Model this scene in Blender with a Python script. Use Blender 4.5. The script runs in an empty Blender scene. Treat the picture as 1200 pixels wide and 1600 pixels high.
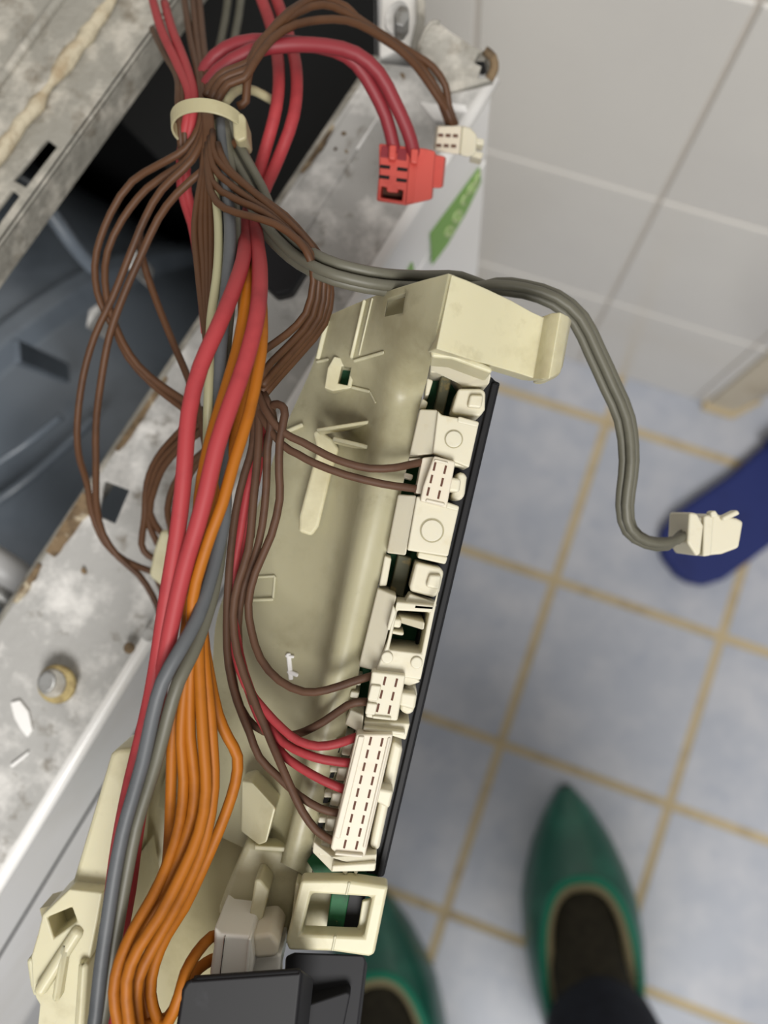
import bpy, bmesh, math, random
from mathutils import Vector, Matrix
from mathutils.geometry import tessellate_polygon
random.seed(7)
S = bpy.context.scene
COL = S.collection

# ---------------------------------------------------------------- camera
# pose recovered from the floor and wall tile joints: Z up, X along the wall, Y towards it
F = 1396.0
H = 1.0666
R = Matrix(((0.94173298, 0.32818288, -0.0737224),
            (-0.31912325, 0.94101073, 0.11251297),
            (0.1062984, -0.08243064, 0.99091162)))      # world -> camera
RT = R.transposed()
C0 = Vector((0, 0, H))
cam = bpy.data.cameras.new('camera')
cam.sensor_fit = 'VERTICAL'; cam.sensor_height = 36.0; cam.sensor_width = 27.0
cam.lens = F / 1600 * 36.0
cam.clip_start = 0.01; cam.clip_end = 30
cam.dof.use_dof = True; cam.dof.focus_distance = 0.172; cam.dof.aperture_fstop = 13.0
cob = bpy.data.objects.new('camera', cam); COL.objects.link(cob)
cob.matrix_world = Matrix.Translation(C0) @ RT.to_4x4()
S.camera = cob

# ---------------------------------------------------------------- light
S.view_settings.view_transform = 'Standard'; S.view_settings.look = 'None'
S.view_settings.gamma = 1.0; S.view_settings.use_curve_mapping = False
S.view_settings.exposure = 0.0
w = bpy.data.worlds.new('room_light'); S.world = w; w.use_nodes = True
w.node_tree.nodes['Background'].inputs[0].default_value = (1.0, 0.98, 0.95, 1)
w.node_tree.nodes['Background'].inputs[1].default_value = 0.27
def area(name, loc, target, size, power, col=(1, 1, 1)):
    l = bpy.data.lights.new(name, 'AREA'); l.shape = 'DISK'; l.size = size; l.energy = power; l.color = col
    o = bpy.data.objects.new(name, l); COL.objects.link(o); o.location = loc
    o.rotation_euler = (Vector(target) - Vector(loc)).to_track_quat('-Z', 'Y').to_euler()
area('ceiling_lamp_light', (0.55, -0.9, 2.25), (0.1, 0.0, 0.6), 0.8, 34, (1.0, 0.98, 0.95))

# ---------------------------------------------------------------- helpers
def world(x, y, d): return C0 + RT @ Vector((x, y, -d))
def metric(px, py, d): return ((px - 600) / F * d, -(py - 800) / F * d)
def P(px, py, d): return world(*metric(px, py, d), d)
def ray(px, py): return RT @ Vector(((px - 600) / F, -(py - 800) / F, -1))
def onz(px, py, z):
    r = ray(px, py); return C0 + r * ((z - H) / r.z)
def onplane(px, py, p, n):
    r = ray(px, py); return C0 + r * ((p - C0).dot(n) / r.dot(n))
def lin(c): return tuple(((v / 255) / 12.92 if v / 255 <= .04045 else ((v / 255 + .055) / 1.055) ** 2.4) for v in c) + (1,)

MATS = {}
def mat(name, col, rough=.5, metal=0, var=None, var2=None, bump=None, sss=0, coat=0, trans=0, spec=.5, rnd=0, rvar=0):
    m = bpy.data.materials.new(name); m.use_nodes = True; nt = m.node_tree; N = nt.nodes; L = nt.links
    b = N['Principled BSDF']
    b.inputs['Roughness'].default_value = rough; b.inputs['Metallic'].default_value = metal
    b.inputs['Specular IOR Level'].default_value = spec
    b.inputs['Coat Weight'].default_value = coat; b.inputs['Coat Roughness'].default_value = .15
    b.inputs['Transmission Weight'].default_value = trans
    if sss:
        b.inputs['Subsurface Weight'].default_value = sss; b.inputs['Subsurface Scale'].default_value = .004
        b.inputs['Subsurface Radius'].default_value = (1, .8, .45)
    b.inputs['Base Color'].default_value = lin(col)
    out = None
    if var or var2 or bump or rnd:
        tc = N.new('ShaderNodeTexCoord'); vec = tc.outputs['Object']
        oi = N.new('ShaderNodeObjectInfo')
        if rnd:
            add = N.new('ShaderNodeVectorMath'); add.operation = 'ADD'
            sc = N.new('ShaderNodeVectorMath'); sc.operation = 'SCALE'; sc.inputs['Scale'].default_value = 37
            cx = N.new('ShaderNodeCombineXYZ')
            for i in range(3): L.new(oi.outputs['Random'], cx.inputs[i])
            L.new(cx.outputs[0], sc.inputs[0]); L.new(vec, add.inputs[0]); L.new(sc.outputs[0], add.inputs[1]); vec = add.outputs[0]
        prev = None
        for v in (var, var2):
            if not v: continue
            c2, scale, lo, hi = v[:4]
            nz = N.new('ShaderNodeTexNoise'); nz.inputs['Scale'].default_value = scale; nz.inputs['Detail'].default_value = 6
            nz.inputs['Roughness'].default_value = .62
            L.new(vec, nz.inputs['Vector'])
            mr = N.new('ShaderNodeMapRange'); mr.inputs[1].default_value = lo; mr.inputs[2].default_value = hi
            L.new(nz.outputs['Fac'], mr.inputs[0])
            mx = N.new('ShaderNodeMix'); mx.data_type = 'RGBA'
            L.new(mr.outputs[0], mx.inputs[0])
            if prev: L.new(prev, mx.inputs[6])
            else: mx.inputs[6].default_value = lin(col)
            mx.inputs[7].default_value = lin(c2); prev = mx.outputs[2]
            if rvar:
                rr = N.new('ShaderNodeMapRange'); rr.inputs[3].default_value = rough; rr.inputs[4].default_value = rough + rvar
                L.new(mr.outputs[0], rr.inputs[0]); L.new(rr.outputs[0], b.inputs['Roughness'])
        if prev: L.new(prev, b.inputs['Base Color'])
        if bump:
            nz = N.new('ShaderNodeTexNoise'); nz.inputs['Scale'].default_value = bump[0]; nz.inputs['Detail'].default_value = 5
            L.new(vec, nz.inputs['Vector'])
            bp = N.new('ShaderNodeBump'); bp.inputs['Strength'].default_value = bump[1]; bp.inputs['Distance'].default_value = bump[2] if len(bump) > 2 else .001
            L.new(nz.outputs['Fac'], bp.inputs['Height']); L.new(bp.outputs[0], b.inputs['Normal'])
    MATS[name] = m
    return m
mat('floor_tile', (184, 189, 200), .4, var=((202, 204, 211), 16, .42, .66), var2=((170, 177, 192), 30, .55, .8), rnd=1, bump=(60, .05))
mat('grout_floor', (204, 186, 150), .9, var=((172, 154, 122), 30, .5, .75), bump=(300, .3))
mat('wall_tile', (228, 225, 219), .22, var=((222, 219, 214), 5, .4, .7), rnd=1)
mat('grout_wall', (204, 197, 188), .9)
mat('beige', (216, 205, 182), .5, var=((196, 182, 156), 18, .5, .7))
mat('cream', (206, 200, 168), .42, var=((168, 158, 120), 50, .5, .78), var2=((160, 150, 114), 150, .6, .95), sss=.25, bump=(250, .06))
mat('cream_shell', (172, 167, 138), .42, var=((140, 133, 104), 40, .48, .74), var2=((128, 120, 92), 150, .6, .95), sss=.2, bump=(250, .08))
mat('pin_block', (74, 74, 54), .6, var=((120, 104, 60), 300, .55, .65))
mat('cream_dull', (176, 168, 134), .45, var=((140, 130, 98), 50, .52, .8), sss=.2)
mat('ivory', (214, 208, 186), .45, var=((205, 196, 168), 160, .58, .75), bump=(700, .1, .0003), sss=.15)
mat('pinkish_ivory', (219, 210, 190), .45, var=((214, 198, 176), 200, .58, .75), sss=.15)
mat('milky', (240, 237, 228), .28, coat=.3)
mat('black_plastic', (22, 22, 25), .55, var=((38, 38, 42), 90, .62, .75), spec=.3)
mat('dark_plastic', (36, 36, 39), .65, var=((28, 28, 31), 60, .5, .7), spec=.3)
mat('slot_dark', (92, 58, 44), .8)
mat('hole_black', (8, 8, 8), .8)
mat('pcb', (20, 92, 52), .65, var=((12, 60, 34), 90, .5, .6), var2=((120, 120, 60), 400, .68, .72))
mat('red_wire', (166, 58, 62), .58, var=((140, 45, 50), 60, .5, .7), spec=.35)
mat('dark_red_wire', (134, 40, 48), .55)
mat('orange_wire', (168, 98, 16), .55, var=((132, 74, 12), 55, .5, .72), var2=((70, 42, 12), 140, .72, .76), spec=.35)
mat('brown_wire', (86, 56, 34), .55, var=((66, 42, 26), 60, .5, .7), spec=.4)
mat('dusty_brown_wire', (88, 62, 46), .62, var=((68, 46, 34), 80, .5, .7), spec=.35)
mat('grey_wire', (92, 95, 98), .5, var=((74, 77, 80), 40, .5, .7), spec=.4)
mat('olive_wire', (100, 98, 85), .5, var=((84, 82, 70), 50, .5, .7))
mat('pale_wire', (176, 172, 136), .45)
mat('coral', (206, 86, 76), .5, var=((184, 70, 62), 120, .5, .7), sss=.1)
mat('galvanised', (176, 175, 172), .5, .08, var=((226, 224, 220), 75, .50, .68), var2=((120, 113, 102), 110, .58, .72), bump=(300, .3, .0008), rvar=.15)
mat('galvanised_rough', (150, 147, 138), .6, .08, var=((190, 185, 174), 90, .48, .66), var2=((108, 98, 82), 75, .55, .72), bump=(190, .7, .0016))
mat('rust', (124, 104, 78), .85, var=((74, 60, 44), 120, .45, .6), var2=((190, 178, 154), 150, .55, .65), bump=(300, .6, .001))
mat('seam_putty', (190, 180, 156), .75, var=((150, 128, 96), 70, .5, .65), bump=(180, .9, .002))
mat('white_paint', (246, 245, 243), .3, var=((232, 229, 222), 12, .5, .75), coat=.2)
mat('grey_paint', (196, 196, 196), .4)
mat('steel', (150, 150, 148), .4, .6, var=((96, 90, 80), 200, .5, .7))
mat('brass_dull', (176, 158, 108), .6, .2, var=((120, 100, 62), 200, .5, .7))
mat('tub', (112, 121, 131), .32, var=((80, 88, 97), 14, .45, .7), coat=.2)
mat('interior_shade', (20, 21, 22), .7, spec=.3)  # shade inside the cabinet, put into the colour of its inner surfaces
mat('sticker_green', (128, 176, 84), .5)
mat('sticker_white', (188, 206, 150), .5)
mat('green_shoe', (34, 98, 82), .38, var=((46, 120, 100), 20, .5, .7), coat=.35, bump=(40, .12, .002))
mat('green_rim', (22, 150, 116), .4)
mat('shoe_lining', (190, 176, 136), .7)
mat('sock', (62, 57, 44), .95, var=((48, 44, 34), 120, .4, .6), bump=(500, .4))
mat('navy_cloth', (30, 34, 46), .95, var=((22, 25, 36), 60, .45, .6), bump=(300, .5))
mat('blue_foam', (28, 44, 112), .65, var=((22, 36, 98), 30, .5, .7))

def link(o, parent=None):
    COL.objects.link(o)
    if parent: o.parent = parent
    return o
def chain(parent):
    v = Vector((0, 0, 0))
    while parent: v += parent.location; parent = parent.parent
    return v
def tag(o, label=None, cat=None, group=None, kind=None):
    if label: o['label'] = label
    if cat: o['category'] = cat
    if group: o['group'] = group
    if kind: o['kind'] = kind
    return o
def thing(name, label, cat, loc, group=None):
    o = bpy.data.objects.new(name, None); o.empty_display_size = .02; o.location = loc; COL.objects.link(o)
    return tag(o, label, cat, group)
def mk(name, verts, faces, m, parent=None, smooth=False, bevel=0, seg=2, solid=0, sub=0):
    """verts in world space; a top-level mesh gets its origin at its lowest centre"""
    vs = [Vector(v) for v in verts]
    if parent: off = chain(parent); loc = Vector((0, 0, 0))
    else:
        loc = sum(vs, Vector()) / len(vs); loc.z = min(v.z for v in vs); off = loc
    me = bpy.data.meshes.new(name); me.from_pydata([v - off for v in vs], [], faces)
    bm = bmesh.new(); bm.from_mesh(me)
    bmesh.ops.remove_doubles(bm, verts=bm.verts, dist=1e-7)
    bmesh.ops.recalc_face_normals(bm, faces=bm.faces); bm.to_mesh(me); bm.free()
    me.materials.append(MATS[m])
    if smooth:
        for p in me.polygons: p.use_smooth = True
    o = bpy.data.objects.new(name, me); o.location = loc; link(o, parent)
    if solid:
        md = o.modifiers.new('solid', 'SOLIDIFY'); md.thickness = solid; md.offset = 0
    if bevel:
        md = o.modifiers.new('bevel', 'BEVEL'); md.width = bevel; md.segments = seg; md.limit_method = 'ANGLE'; md.angle_limit = math.radians(35)
        for p in me.polygons: p.use_smooth = True
        md.harden_normals = True
    if sub:
        md = o.modifiers.new('sub', 'SUBSURF'); md.levels = sub; md.render_levels = sub
    return o
def ext(front, back, holes_f=(), holes_b=()):
    """closed prism between two matching outlines (with holes)"""
    loops_f = [list(front)] + [list(h) for h in holes_f]; loops_b = [list(back)] + [list(h) for h in holes_b]
    V = [v for l in loops_f for v in l]; n = len(V); V2 = V + [v for l in loops_b for v in l]
    tris = tessellate_polygon(loops_f)
    if not holes_f and len(front) <= 4: Fc = [tuple(range(n)), tuple(range(2 * n - 1, n - 1, -1))]
    elif not holes_f: Fc = [tuple(range(n)), tuple(range(2 * n - 1, n - 1, -1))]
    else: Fc = [tuple(t) for t in tris] + [tuple(i + n for i in reversed(t)) for t in tris]
    k = 0
    for l in loops_f:
        m = len(l)
        for i in range(m):
            a, b = k + i, k + (i + 1) % m
            Fc.append((a, b, b + n, a + n))
        k += m
    return V2, Fc
def prism(name, poly, d0, d1, m, parent=None, holes=(), bevel=.0003, shift=None, **kw):
    """outline seen at depth d0 (or a depth per corner), running straight back to depth d1"""
    def loop(pl):
        f, b = [], []
        for q in pl:
            d = q[2] if len(q) > 2 else d0
            x, y = metric(q[0], q[1], d); f.append(world(x, y, d))
            b.append(world(x + (shift[0] if shift else 0), y + (shift[1] if shift else 0), d1))
        return f, b
    f, b = loop(poly); hf, hb = [], []
    for h in holes:
        a, c = loop(h); hf.append(a); hb.append(c)
    V, Fc = ext(f, b, hf, hb)
    return mk(name, V, Fc, m, parent, bevel=bevel, **kw)
def slab(name, poly, thick, m, parent=None, holes=(), bevel=.0004, n=None, **kw):
    """world-space outline with thickness along -n"""
    n = n or Vector((0, 0, 1))
    V, Fc = ext(poly, [p - n * thick for p in poly], holes, [[p - n * thick for p in h] for h in holes])
    return mk(name, V, Fc, m, parent, bevel=bevel, **kw)
def box_verts(lo, hi):
    (a, b, c), (d, e, f) = lo, hi
    V = [(a, b, c), (d, b, c), (d, e, c), (a, e, c), (a, b, f), (d, b, f), (d, e, f), (a, e, f)]
    return V, [(0, 3, 2, 1), (4, 5, 6, 7), (0, 1, 5, 4), (1, 2, 6, 5), (2, 3, 7, 6), (3, 0, 4, 7)]
def circle(cx, cy, r, n=20, d=None, ry=None, rot=0):
    o = []
    for i in range(n):
        t = 2 * math.pi * i / n; x = r * math.cos(t); y = (ry or r) * math.sin(t)
        q = (cx + x * math.cos(rot) - y * math.sin(rot), cy + x * math.sin(rot) + y * math.cos(rot))
        o.append(q + ((d,) if d else ()))
    return o
def catmull(pts, step):
    pts = [Vector(p) for p in pts]
    q = [pts[0] * 2 - pts[1]] + pts + [pts[-1] * 2 - pts[-2]]
    out = []
    for i in range(1, len(q) - 2):
        p0, p1, p2, p3 = q[i - 1:i + 3]
        n = max(2, int((p2 - p1).length / step))
        for k in range(n):
            t = k / n
            out.append(.5 * (2 * p1 + (p2 - p0) * t + (2 * p0 - 5 * p1 + 4 * p2 - p3) * t * t + (3 * p1 - p0 - 3 * p2 + p3) * t ** 3))
    out.append(pts[-1]); return out
def tube_geo(pts, r, sides=10, flat=None):
    V, Fc = [], []
    up = None
    n = len(pts)
    for i, p in enumerate(pts):
        t = (pts[min(i + 1, n - 1)] - pts[max(i - 1, 0)]).normalized()
        if up is None: up = t.orthogonal().normalized()
        up = (up - t * up.dot(t)).normalized(); s = t.cross(up)
        rr = r[i] if isinstance(r, (list, tuple)) else r
        for k in range(sides):
            a = 2 * math.pi * k / sides
            V.append(p + (up * math.cos(a) + s * math.sin(a)) * rr)
    for i in range(n - 1):
        for k in range(sides):
            a, b = i * sides + k, i * sides + (k + 1) % sides
            Fc.append((a, b, b + sides, a + sides))
    Fc.append(tuple(reversed(range(sides)))); Fc.append(tuple(range((n - 1) * sides, n * sides)))
    return V, Fc
def tube(name, pts, r, m, parent=None, sides=10, step=.003):
    V, Fc = tube_geo(catmull(pts, step), r, sides)
    return mk(name, V, Fc, m, parent, smooth=True)
def wire(label, m, dia, pts, group, d=None, name='wire'):
    """pts: (px, py, depth); dia = drawn width in px at the wire's middle depth"""
    q = [(p[0], p[1], p[2] if len(p) > 2 else d) for p in pts]
    dm = sorted(p[2] for p in q)[len(q) // 2]
    o = tube(name, [P(*p) for p in q], dia * dm / F / 2, m)
    return tag(o, label, 'wire', group)
def loft(name, rows, m, parent, nu=6, nv=5, solid=.0016, smooth=True):
    R_ = [catmull_n([P(*p) for p in row], nv) for row in rows]
    cols = list(zip(*R_)); cols = [catmull_n(list(c), nu) for c in cols]
    nr = len(cols[0]); nc = len(cols)
    V = [cols[c][r] for r in range(nr) for c in range(nc)]
    Fc = [(r * nc + c, r * nc + c + 1, (r + 1) * nc + c + 1, (r + 1) * nc + c) for r in range(nr - 1) for c in range(nc - 1)]
    return mk(name, V, Fc, m, parent, smooth=smooth, solid=solid)
def catmull_n(pts, n):
    q = [pts[0] * 2 - pts[1]] + list(pts) + [pts[-1] * 2 - pts[-2]]
    out = []
    for i in range(1, len(q) - 2):
        p0, p1, p2, p3 = q[i - 1:i + 3]
        for k in range(n):
            t = k / n
            out.append(.5 * (2 * p1 + (p2 - p0) * t + (2 * p0 - 5 * p1 + 4 * p2 - p3) * t * t + (3 * p1 - p0 - 3 * p2 + p3) * t ** 3))
    out.append(pts[-1]); return out

# ---------------------------------------------------------------- floor and wall
T = .2; U0, V0, YW = .1032, .0770, .3353
V, Fc = box_verts((-1.3, -1.6, -.02), (1.7, YW + .62, -.0009))
floor = tag(mk('floor', V, Fc, 'grout_floor'), kind='structure')
g = .0092
V, Fc = box_verts((-T / 2 + g / 2, -T / 2 + g / 2, -.007), (T / 2 - g / 2, T / 2 - g / 2, 0))
def share(name, V, Fc, m, bevel):
    me = bpy.data.meshes.new(name); me.from_pydata(V, [], Fc); me.materials.append(MATS[m])
    bm = bmesh.new(); bm.from_mesh(me)
    bmesh.ops.recalc_face_normals(bm, faces=bm.faces)
    bmesh.ops.bevel(bm, geom=list(bm.edges), offset=bevel, segments=1, affect='EDGES'); bm.to_mesh(me); bm.free()
    return me
tile_me = share('floor_tile', V, Fc, 'floor_tile', .0012)
for i in range(-6, 7):
    for j in range(-7, 4):
        cy = V0 + (j + .5) * T; x0 = U0 + i * T
        if cy - T / 2 > YW + .06 and x0 < .45: continue
        o = bpy.data.objects.new('tile', tile_me); link(o, floor)
        o.location = Vector((x0 + T / 2, cy, random.uniform(-.0004, .0004))) - floor.location
HW, WW, UW = .2143, .1452, .0477
XJ = onz(1106, 619, 0).x; XK = onz(1147, 631, 0).x
V, Fc = box_verts((-1.3, YW + .0015, -.02), (XJ, YW + .12, 2.2))
wall = tag(mk('wall_back', V, Fc, 'grout_wall'), kind='structure')
g = .0028
V, Fc = box_verts((-WW / 2 + g / 2, 0, -HW / 2 + g / 2), (WW / 2 - g / 2, .006, HW / 2 - g / 2))
wt_me = share('wall_tile', V, Fc, 'wall_tile', .001)
for i in range(-5, 9):
    for j in range(0, 7):
        xa, xb = UW + i * WW, min(UW + (i + 1) * WW, XJ)
        if xb - xa < .01: continue
        o = bpy.data.objects.new('tile', wt_me); link(o, wall); o.scale.x = (xb - xa) / WW
        o.location = Vector(((xa + xb) / 2, YW + random.uniform(-.0004, .0004), (j + .5) * HW)) - wall.location
# beige jamb where the wall ends, splayed back at its outer side
pj = [Vector((XJ, YW - .004, 0)), Vector((XK, YW - .004, 0)), Vector((XK + .09, YW + .086, 0)), Vector((XK + .09, YW + .12, 0)), Vector((XJ, YW + .12, 0))]
jb = tag(slab('trim_1', [p + Vector((0, 0, 2.2)) for p in pj], 2.2, 'beige', bevel=.003), 'beige splayed door jamb at the end of the white tiled wall', kind='structure')
slab('mortar_bead', [p + Vector((0, 0, .008)) for p in (Vector((XJ - .004, YW - .010, 0)), Vector((XK + .003, YW - .010, 0)), Vector((XK + .03, YW + .02, 0)), Vector((XJ - .004, YW + .02, 0)))], .008, 'grout_floor', jb, bevel=.002)

# ---------------------------------------------------------------- washing machine
ZF = .8166
A0 = onz(772, 122, ZF); A1 = onz(0, 1378, ZF)
e1 = (A1 - A0).normalized(); e2 = Vector((0, 0, 1)).cross(e1)
if e2.dot(onz(100, 300, ZF) - A0) < 0: e2 = -e2
UPZ = Vector((0, 0, 1))
def M(s, t, z): return A0 + e1 * s + e2 * t + UPZ * (z - ZF)
Wm, Dm = .46, .44
wm = thing('washing_machine', 'opened white washing machine with bare galvanised top edge and dark interior', 'washing machine', M(Wm / 2, Dm / 2, 0))
def st(px, py, z=ZF):
    v = onz(px, py, z) - A0; return v.dot(e1), v.dot(e2)
s0, t0 = st(592, 87); s1, t1 = st(0, 974)
ti = lambda s: t0 + (t1 - t0) * (s - s0) / (s1 - s0)
hole = [onz(*q, ZF) for q in ((164, 752), (202, 766), (180, 818), (153, 806))]
outer = [M(.0, .002, ZF), M(Wm, .002, ZF), M(Wm, ti(Wm), ZF), M(s0, t0, ZF), M(0.012, t0 * .95, ZF)]
slab('top_flange', outer, .0014, 'galvanised', wm, [hole], bevel=.0003)
# turned-down inner lip and raised step along the flange
slab('inner_lip', [M(s0, t0, ZF + .0004), M(Wm, ti(Wm), ZF + .0004), M(Wm, ti(Wm) + .0022, ZF - .001), M(s0, t0 + .0022, ZF - .001)], .014, 'galvanised_rough', wm, bevel=.0006)
sa, ta = st(600, 171); sb, tb = st(470, 372)
slab('step_plate', [M(sa - .012, ta, ZF + .0008), M(sb + .004, tb - .0005, ZF + .0008), M(sb + .004, ti(sb) - .002, ZF + .0008), M(sa - .012, ti(sa) - .002, ZF + .0008)], .001, 'galvanised', wm, bevel=.0006)
# front: rolled white rim, upper strip, seam, lower panel, recessed foot
rim_pts = [M(-.001 + Wm * k / 12, .001, ZF - .0022) for k in range(13)]
V, Fc = tube_geo(rim_pts, .0024, 12); mk('front_rim', V, Fc, 'white_paint', wm, smooth=True)
def front(name, za, zb, t, m, thick=.006, bev=.0015, s_lo=0., s_hi=Wm):
    slab(name, [M(s_lo, t, za), M(s_hi, t, za), M(s_hi, t, zb), M(s_lo, t, zb)], thick, m, wm, bevel=bev, n=-e2)
front('upper_front_strip', ZF - .002, ZF - .046, 0, 'white_paint')
front('front_panel', ZF - .0490, ZF - .155, .0004, 'white_paint', .010, .0004)
V, Fc = tube_geo([M(.13 + (Wm - .13) * k / 12, .0016, ZF - .0474) for k in range(13)], .0018, 8); mk('seam_shade_line', V, Fc, 'dark_plastic', wm, smooth=True)  # added dark tube in place of the shaded gap between the panels
front('lower_front_panel', ZF - .1565, .04, .004, 'grey_paint', .006, .001)
slab('side_panel', [M(0, .001, ZF - .003), M(0, .034, ZF - .003), M(0, .036, ZF - .135), M(0, Dm, ZF - .135), M(0, Dm, .03), M(0, .001, .03)], .002, 'white_paint', wm, n=-e1, bevel=.0005)
slab('side_panel', [M(Wm, .001, ZF - .003), M(Wm, Dm, ZF - .003), M(Wm, Dm, .03), M(Wm, .001, .03)], .002, 'white_paint', wm, n=e1, bevel=.0005)
slab('back_panel', [M(0, Dm, ZF), M(Wm, Dm, ZF), M(Wm, Dm, .03), M(0, Dm, .03)], .002, 'interior_shade', wm, n=e2, bevel=0)
slab('base_panel', [M(0, .001, .04), M(Wm, .001, .04), M(Wm, Dm, .04), M(0, Dm, .04)], .02, 'interior_shade', wm, bevel=0)
for s in (.04, Wm - .04):
    for t in (.05, Dm - .05):
        V, Fc = tube_geo([M(s, t, 0), M(s, t, .012), M(s, t, .03)], [.02, .02, .012], 14); mk('foot', V, Fc, 'black_plastic', wm)
# added sheet behind the front, interior shade put into its colour
slab('front_shade_sheet', [M(0.004, .016, ZF - .02), M(Wm - .004, .016, ZF - .02), M(Wm - .004, .016, .05), M(.004, .016, .05)], .001, 'interior_shade', wm, n=-e2, bevel=0)
slab('side_shade_sheet', [M(.004, .03, ZF - .137), M(.004, Dm, ZF - .137), M(.004, Dm, .05), M(.004, .01, .05)], .001, 'interior_shade', wm, n=-e1, bevel=0)  # added dark lining, shade inside the cabinet painted over the white panel
# corner tab folded over at the wall end, with its slot and curled edge
tabp = [(655, 80, .2445), (668, 44, .241), (682, 33, .240), (704, 50, .2425), (742, 74, .2435), (768, 84, .244), (778, 100, .2445), (772, 124, .2455), (740, 134, .2462), (705, 143, .2468), (676, 112, .246)]
slot = [(748, 82, .2437), (760, 82, .2437), (764, 104, .2445), (757, 124, .2455), (746, 122, .2455), (752, 104, .245), (740, 98, .2445)]
prism('corner_tab', tabp, .244, .2485, 'galvanised_rough', wm, holes=[slot], bevel=.0005)
tube('slot_rust', [P(*q) for q in ((757, 79, .2432), (770, 90, .2436), (772, 108, .244), (764, 124, .245))], .0013, 'rust', wm, 8)
tube('curled_edge', [P(*q) for q in ((651, 82, .2440), (658, 62, .2425), (668, 42, .2402), (678, 34, .2396), (686, 36, .2402))], .0006, 'galvanised_rough', wm, 8)
slab('slot_backing', [onz(q[0], q[1], ZF - .0018) for q in ((742, 84), (764, 84), (764, 122), (742, 124))], .001, 'hole_black', wm, bevel=0)
slab('rear_shade_sheet', [onz(x_, y_, ZF - .13) for x_, y_ in ((190, 190), (400, 400), (590, 330), (640, 170), (652, -200), (120, -200))], .004, 'interior_shade', wm, bevel=0)  # added dark plate standing in for the unlit depth of the cabinet
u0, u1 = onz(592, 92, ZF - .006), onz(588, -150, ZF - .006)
slab('rail_shade_sheet', [u0, u1, u1 + e2 * .001, u0 + e2 * .001], .122, 'interior_shade', wm, bevel=0)  # added dark upstand, painted as the shade below the rail
# side rail and bolt at the upper corner
slab('side_rail', [onz(q[0], q[1], ZF - .004) for q in ((592, 92), (660, 62), (664, -60), (596, -90))], .012, 'white_paint', wm, bevel=.001)
slab('side_rail_fold', [onz(q[0], q[1], ZF - .006) for q in ((586, 96), (602, 84), (604, -90), (584, -90))], .012, 'grey_paint', wm, bevel=.001)
slab('corner_gusset', [onz(q[0], q[1], ZF + .0012) for q in ((652, 84), (664, 40), (664, -60), (650, -60), (650, 30), (640, 72))], .003, 'galvanised_rough', wm, bevel=.0008)
bo = prism('bolt', circle(628, 24, 13, 6, ry=19, rot=.25), .2395, .2475, 'steel', wm, bevel=.0006)
prism('washer', circle(620, 26, 18, 28, ry=27, rot=.3), .2462, .2478, 'galvanised', bo, bevel=.0003)
# screw in the flange
sc = prism('screw', circle(72, 1066, 15, 20, rot=.3, ry=19), .2472, .2505, 'steel', wm, bevel=.0008)
prism('washer', circle(87, 1070, 31, 28), .2484, .2505, 'brass_dull', sc, bevel=.001)
prism('collar', circle(80, 1068, 23, 24), .2477, .2495, 'galvanised_rough', sc, bevel=.0006)
prism('small_rivet', circle(201, 1013, 9, 16), .2488, .2502, 'rust', wm, bevel=.0004)
prism('small_rivet', circle(232, 992, 11, 16), .2488, .2502, 'galvanised', wm, bevel=.0004)
# white paint scrapes lying on the flange
for q in (((16, 1098), (30, 1094), (44, 1112), (50, 1140), (42, 1152), (32, 1140), (22, 1122)), ((655, 158), (690, 163), (702, 178), (694, 190), (678, 186)), ((704, 160), (728, 164), (730, 174), (708, 172)), ((15, 1196), (44, 1174), (42, 1180), (18, 1200)), ((600, 166), (606, 158), (560, 232), (556, 232))):
    slab('paint_scrape', [onz(*p, ZF + .0011) for p in q], .0011, 'white_paint', wm, bevel=.0002)
# rust crust on the inner edge
for (xa, ya, xb, yb, wpx) in ((258, 588, 180, 702, 10), (130, 770, 72, 862, 26), (60, 880, 20, 940, 10), (520, 195, 470, 268, 7)):
    n = 9; top = []; bot = []
    for k in range(n + 1):
        f = k / n; x = xa + (xb - xa) * f; y = ya + (yb - ya) * f; ww = wpx * (.35 + .65 * math.sin(math.pi * (.08 + .84 * f))) * random.uniform(.7, 1.2)
        top.append((x - 1, y - .5)); bot.append((x + ww * .83, y + ww * .55))
    slab('rust_patch', [onz(*p, ZF + .0006) for p in top + bot[::-1]], .0006, 'rust', wm, bevel=0)
# black clip sitting on the flange
prism('black_clip', [(404, 352), (470, 372), (492, 396), (456, 456), (430, 462), (408, 440)], .243, .2505, 'black_plastic', wm, bevel=.001)
# rating sticker and a second one on the front panel
pf = M(0, -.0005, ZF); nf = -e2
stk = slab('sticker', [onplane(*q, pf, nf) for q in ((750, 262), (752, 284), (730, 330), (700, 382), (676, 414), (673, 366))], .0003, 'sticker_green', wm, n=nf, bevel=0)
pg = M(0, -.0006, ZF)
def mark(pts, r=.0006):
    tube('letter_stroke', [onplane(*q, pg, nf) for q in pts], r, 'sticker_white', stk, 6, .002)
mark([(702, 370), (696, 366), (698, 358), (706, 354), (707, 362), (700, 366)])
mark([(713, 348), (708, 342), (713, 332), (719, 330), (719, 338), (713, 346)])
mark([(727, 318), (721, 318), (724, 308), (730, 304)])
mark([(737, 300), (731, 300), (735, 290), (741, 286), (741, 294), (737, 299)])
mark([(747, 284), (742, 284), (746, 273), (750, 270)])
slab('sticker', [onplane(*q, pf, nf) for q in ((645, 410), (649, 432), (638, 438), (630, 438))], .0003, 'sticker_green', wm, n=nf, bevel=0)
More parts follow.
